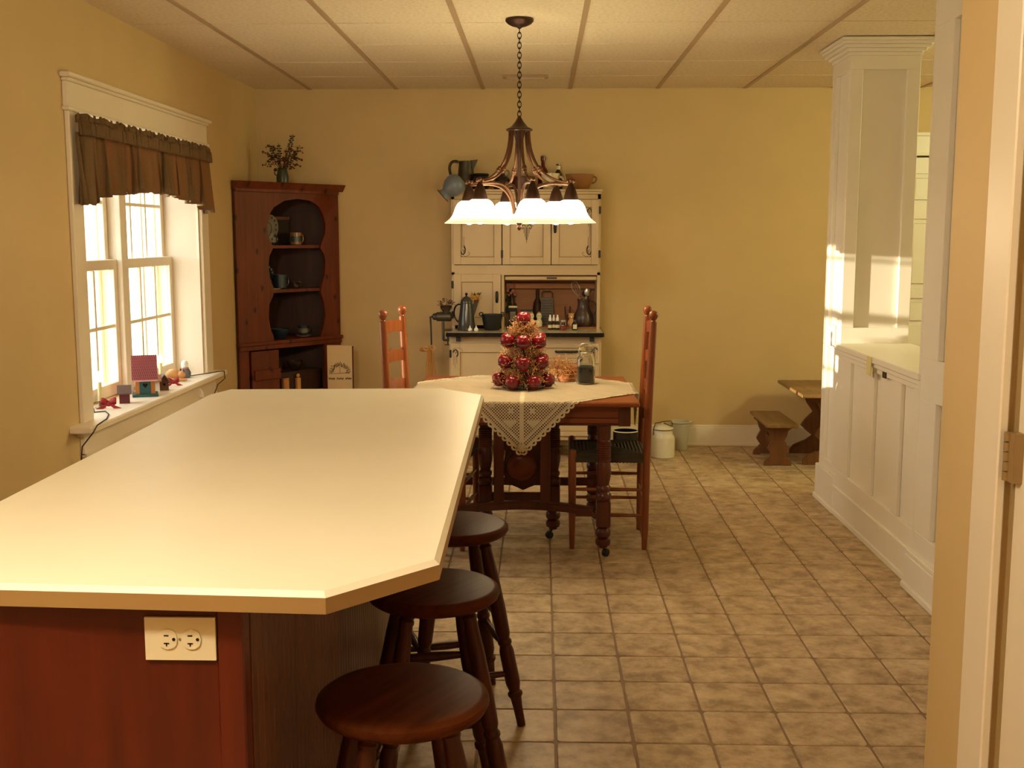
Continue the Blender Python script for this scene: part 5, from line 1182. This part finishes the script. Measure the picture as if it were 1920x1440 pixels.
# ------------------------------------------------------------------ crocks, bench and small table by the back wall
ck = lathe_thing('lidded_crock', 'white stoneware crock with lid and wire bail on floor', 'crock', [(.074, 0), (.080, .006), (.081, .13), (.074, .150), (.066, .160), (.066, .19), (.06, .192), (.01, .19)], 'stoneware', (.828, 7.47, 0), 32)
l = MB().lathe([(.070, .192), (.072, .198), (.060, .212), (.03, .222), (.012, .224), (.012, .234), (.004, .236)], 28).build('lid', 'stoneware', ck, True)
m = MB(); m.tube([(-.066, -.02, .15), (-.068, -.03, .19), (-.055, -.03, .236), (.0, -.02, .246), (.05, -.03, .252), (.058, -.04, .235), (.058, -.04, .215), (.0, -.03, .238)], .003, 6); m.torus((0, 0, .192), .0695, .0022, 28, 5); m.build('wire_bail', 'black_iron', ck, True)
lathe_thing('flared_bucket', 'pale grey flared pail against the back baseboard', 'pail', [(.050, 0), (.052, .004), (.062, .12), (.070, .185), (.078, .19), (.080, .196), (.070, .198), (.058, .12), (.045, .012), (.01, .012)], 'grey_crock', (.978, 7.765, 0), 30, (('rim', MB().torus((0, 0, .195), .078, .0035, 30, 6), 'grey_crock'),))
lathe_thing('enamel_pot', 'dark enamel pot with white rim on floor behind the chair', 'pot', [(.072, 0), (.080, .006), (.084, .195), (.086, .20), (.08, .20), (.076, .02), (.01, .014)], 'black_gloss', (.568, 7.36, 0), 28, (('rim', MB().torus((0, 0, .2), .084, .004, 28, 6), 'enamel_white'), ('handle', MB().torus((.088, -.02, .16), .018, .004, 14, 5, 'y'), 'black_gloss')))
def trestle(cx, half_top, half_w, foot, z1):
    half = [(0.92 * half_top, 1.0), (half_top, .93), (.72 * half_top, .86), (.40 * half_top + .3 * half_w, .74), (half_w * .62, .62), (half_w * .9, .50), (half_w * 1.02, .42), (half_w * .8, .33), (half_w * .62, .27), (half_w * .85, .20), (foot * .9, .13), (foot, .06), (foot, 0), (foot * .5, 0), (foot * .35, .035)]
    return [(cx + u, v * z1) for u, v in half] + [(cx - u, v * z1) for u, v in reversed(half)]
bn = thing('small_bench', 'small wooden trestle bench with scalloped ends by back wall', 'bench', (1.545, 7.37, 0))
MB().box(-.102, .102, -.30, .29, .268, .290, .004).build('seat', 'bench_wood', bn)
for y in (-.165, .215): MB().prism(trestle(0, .088, .066, .088, .268), y - .011, y + .011, 'xz').build('end_panel', 'bench_leg', bn)
MB().box(-.012, .012, -.154, .204, .11, .155, .002).build('stretcher', 'bench_leg', bn)
st_ = thing('small_table', 'small wooden trestle table with shaped ends beside the bench', 'table', (1.99, 7.40, 0))
MB().box(-.34, .34, -.37, .37, .468, .490, .004).build('tabletop', 'bench_wood', st_)
for y in (-.165, .235): MB().prism(trestle(0, .26, .20, .275, .468), y - .012, y + .012, 'xz').build('end_panel', 'bench_leg', st_)
MB().box(-.015, .015, -.153, .223, .20, .27, .002).build('stretcher', 'bench_leg', st_)
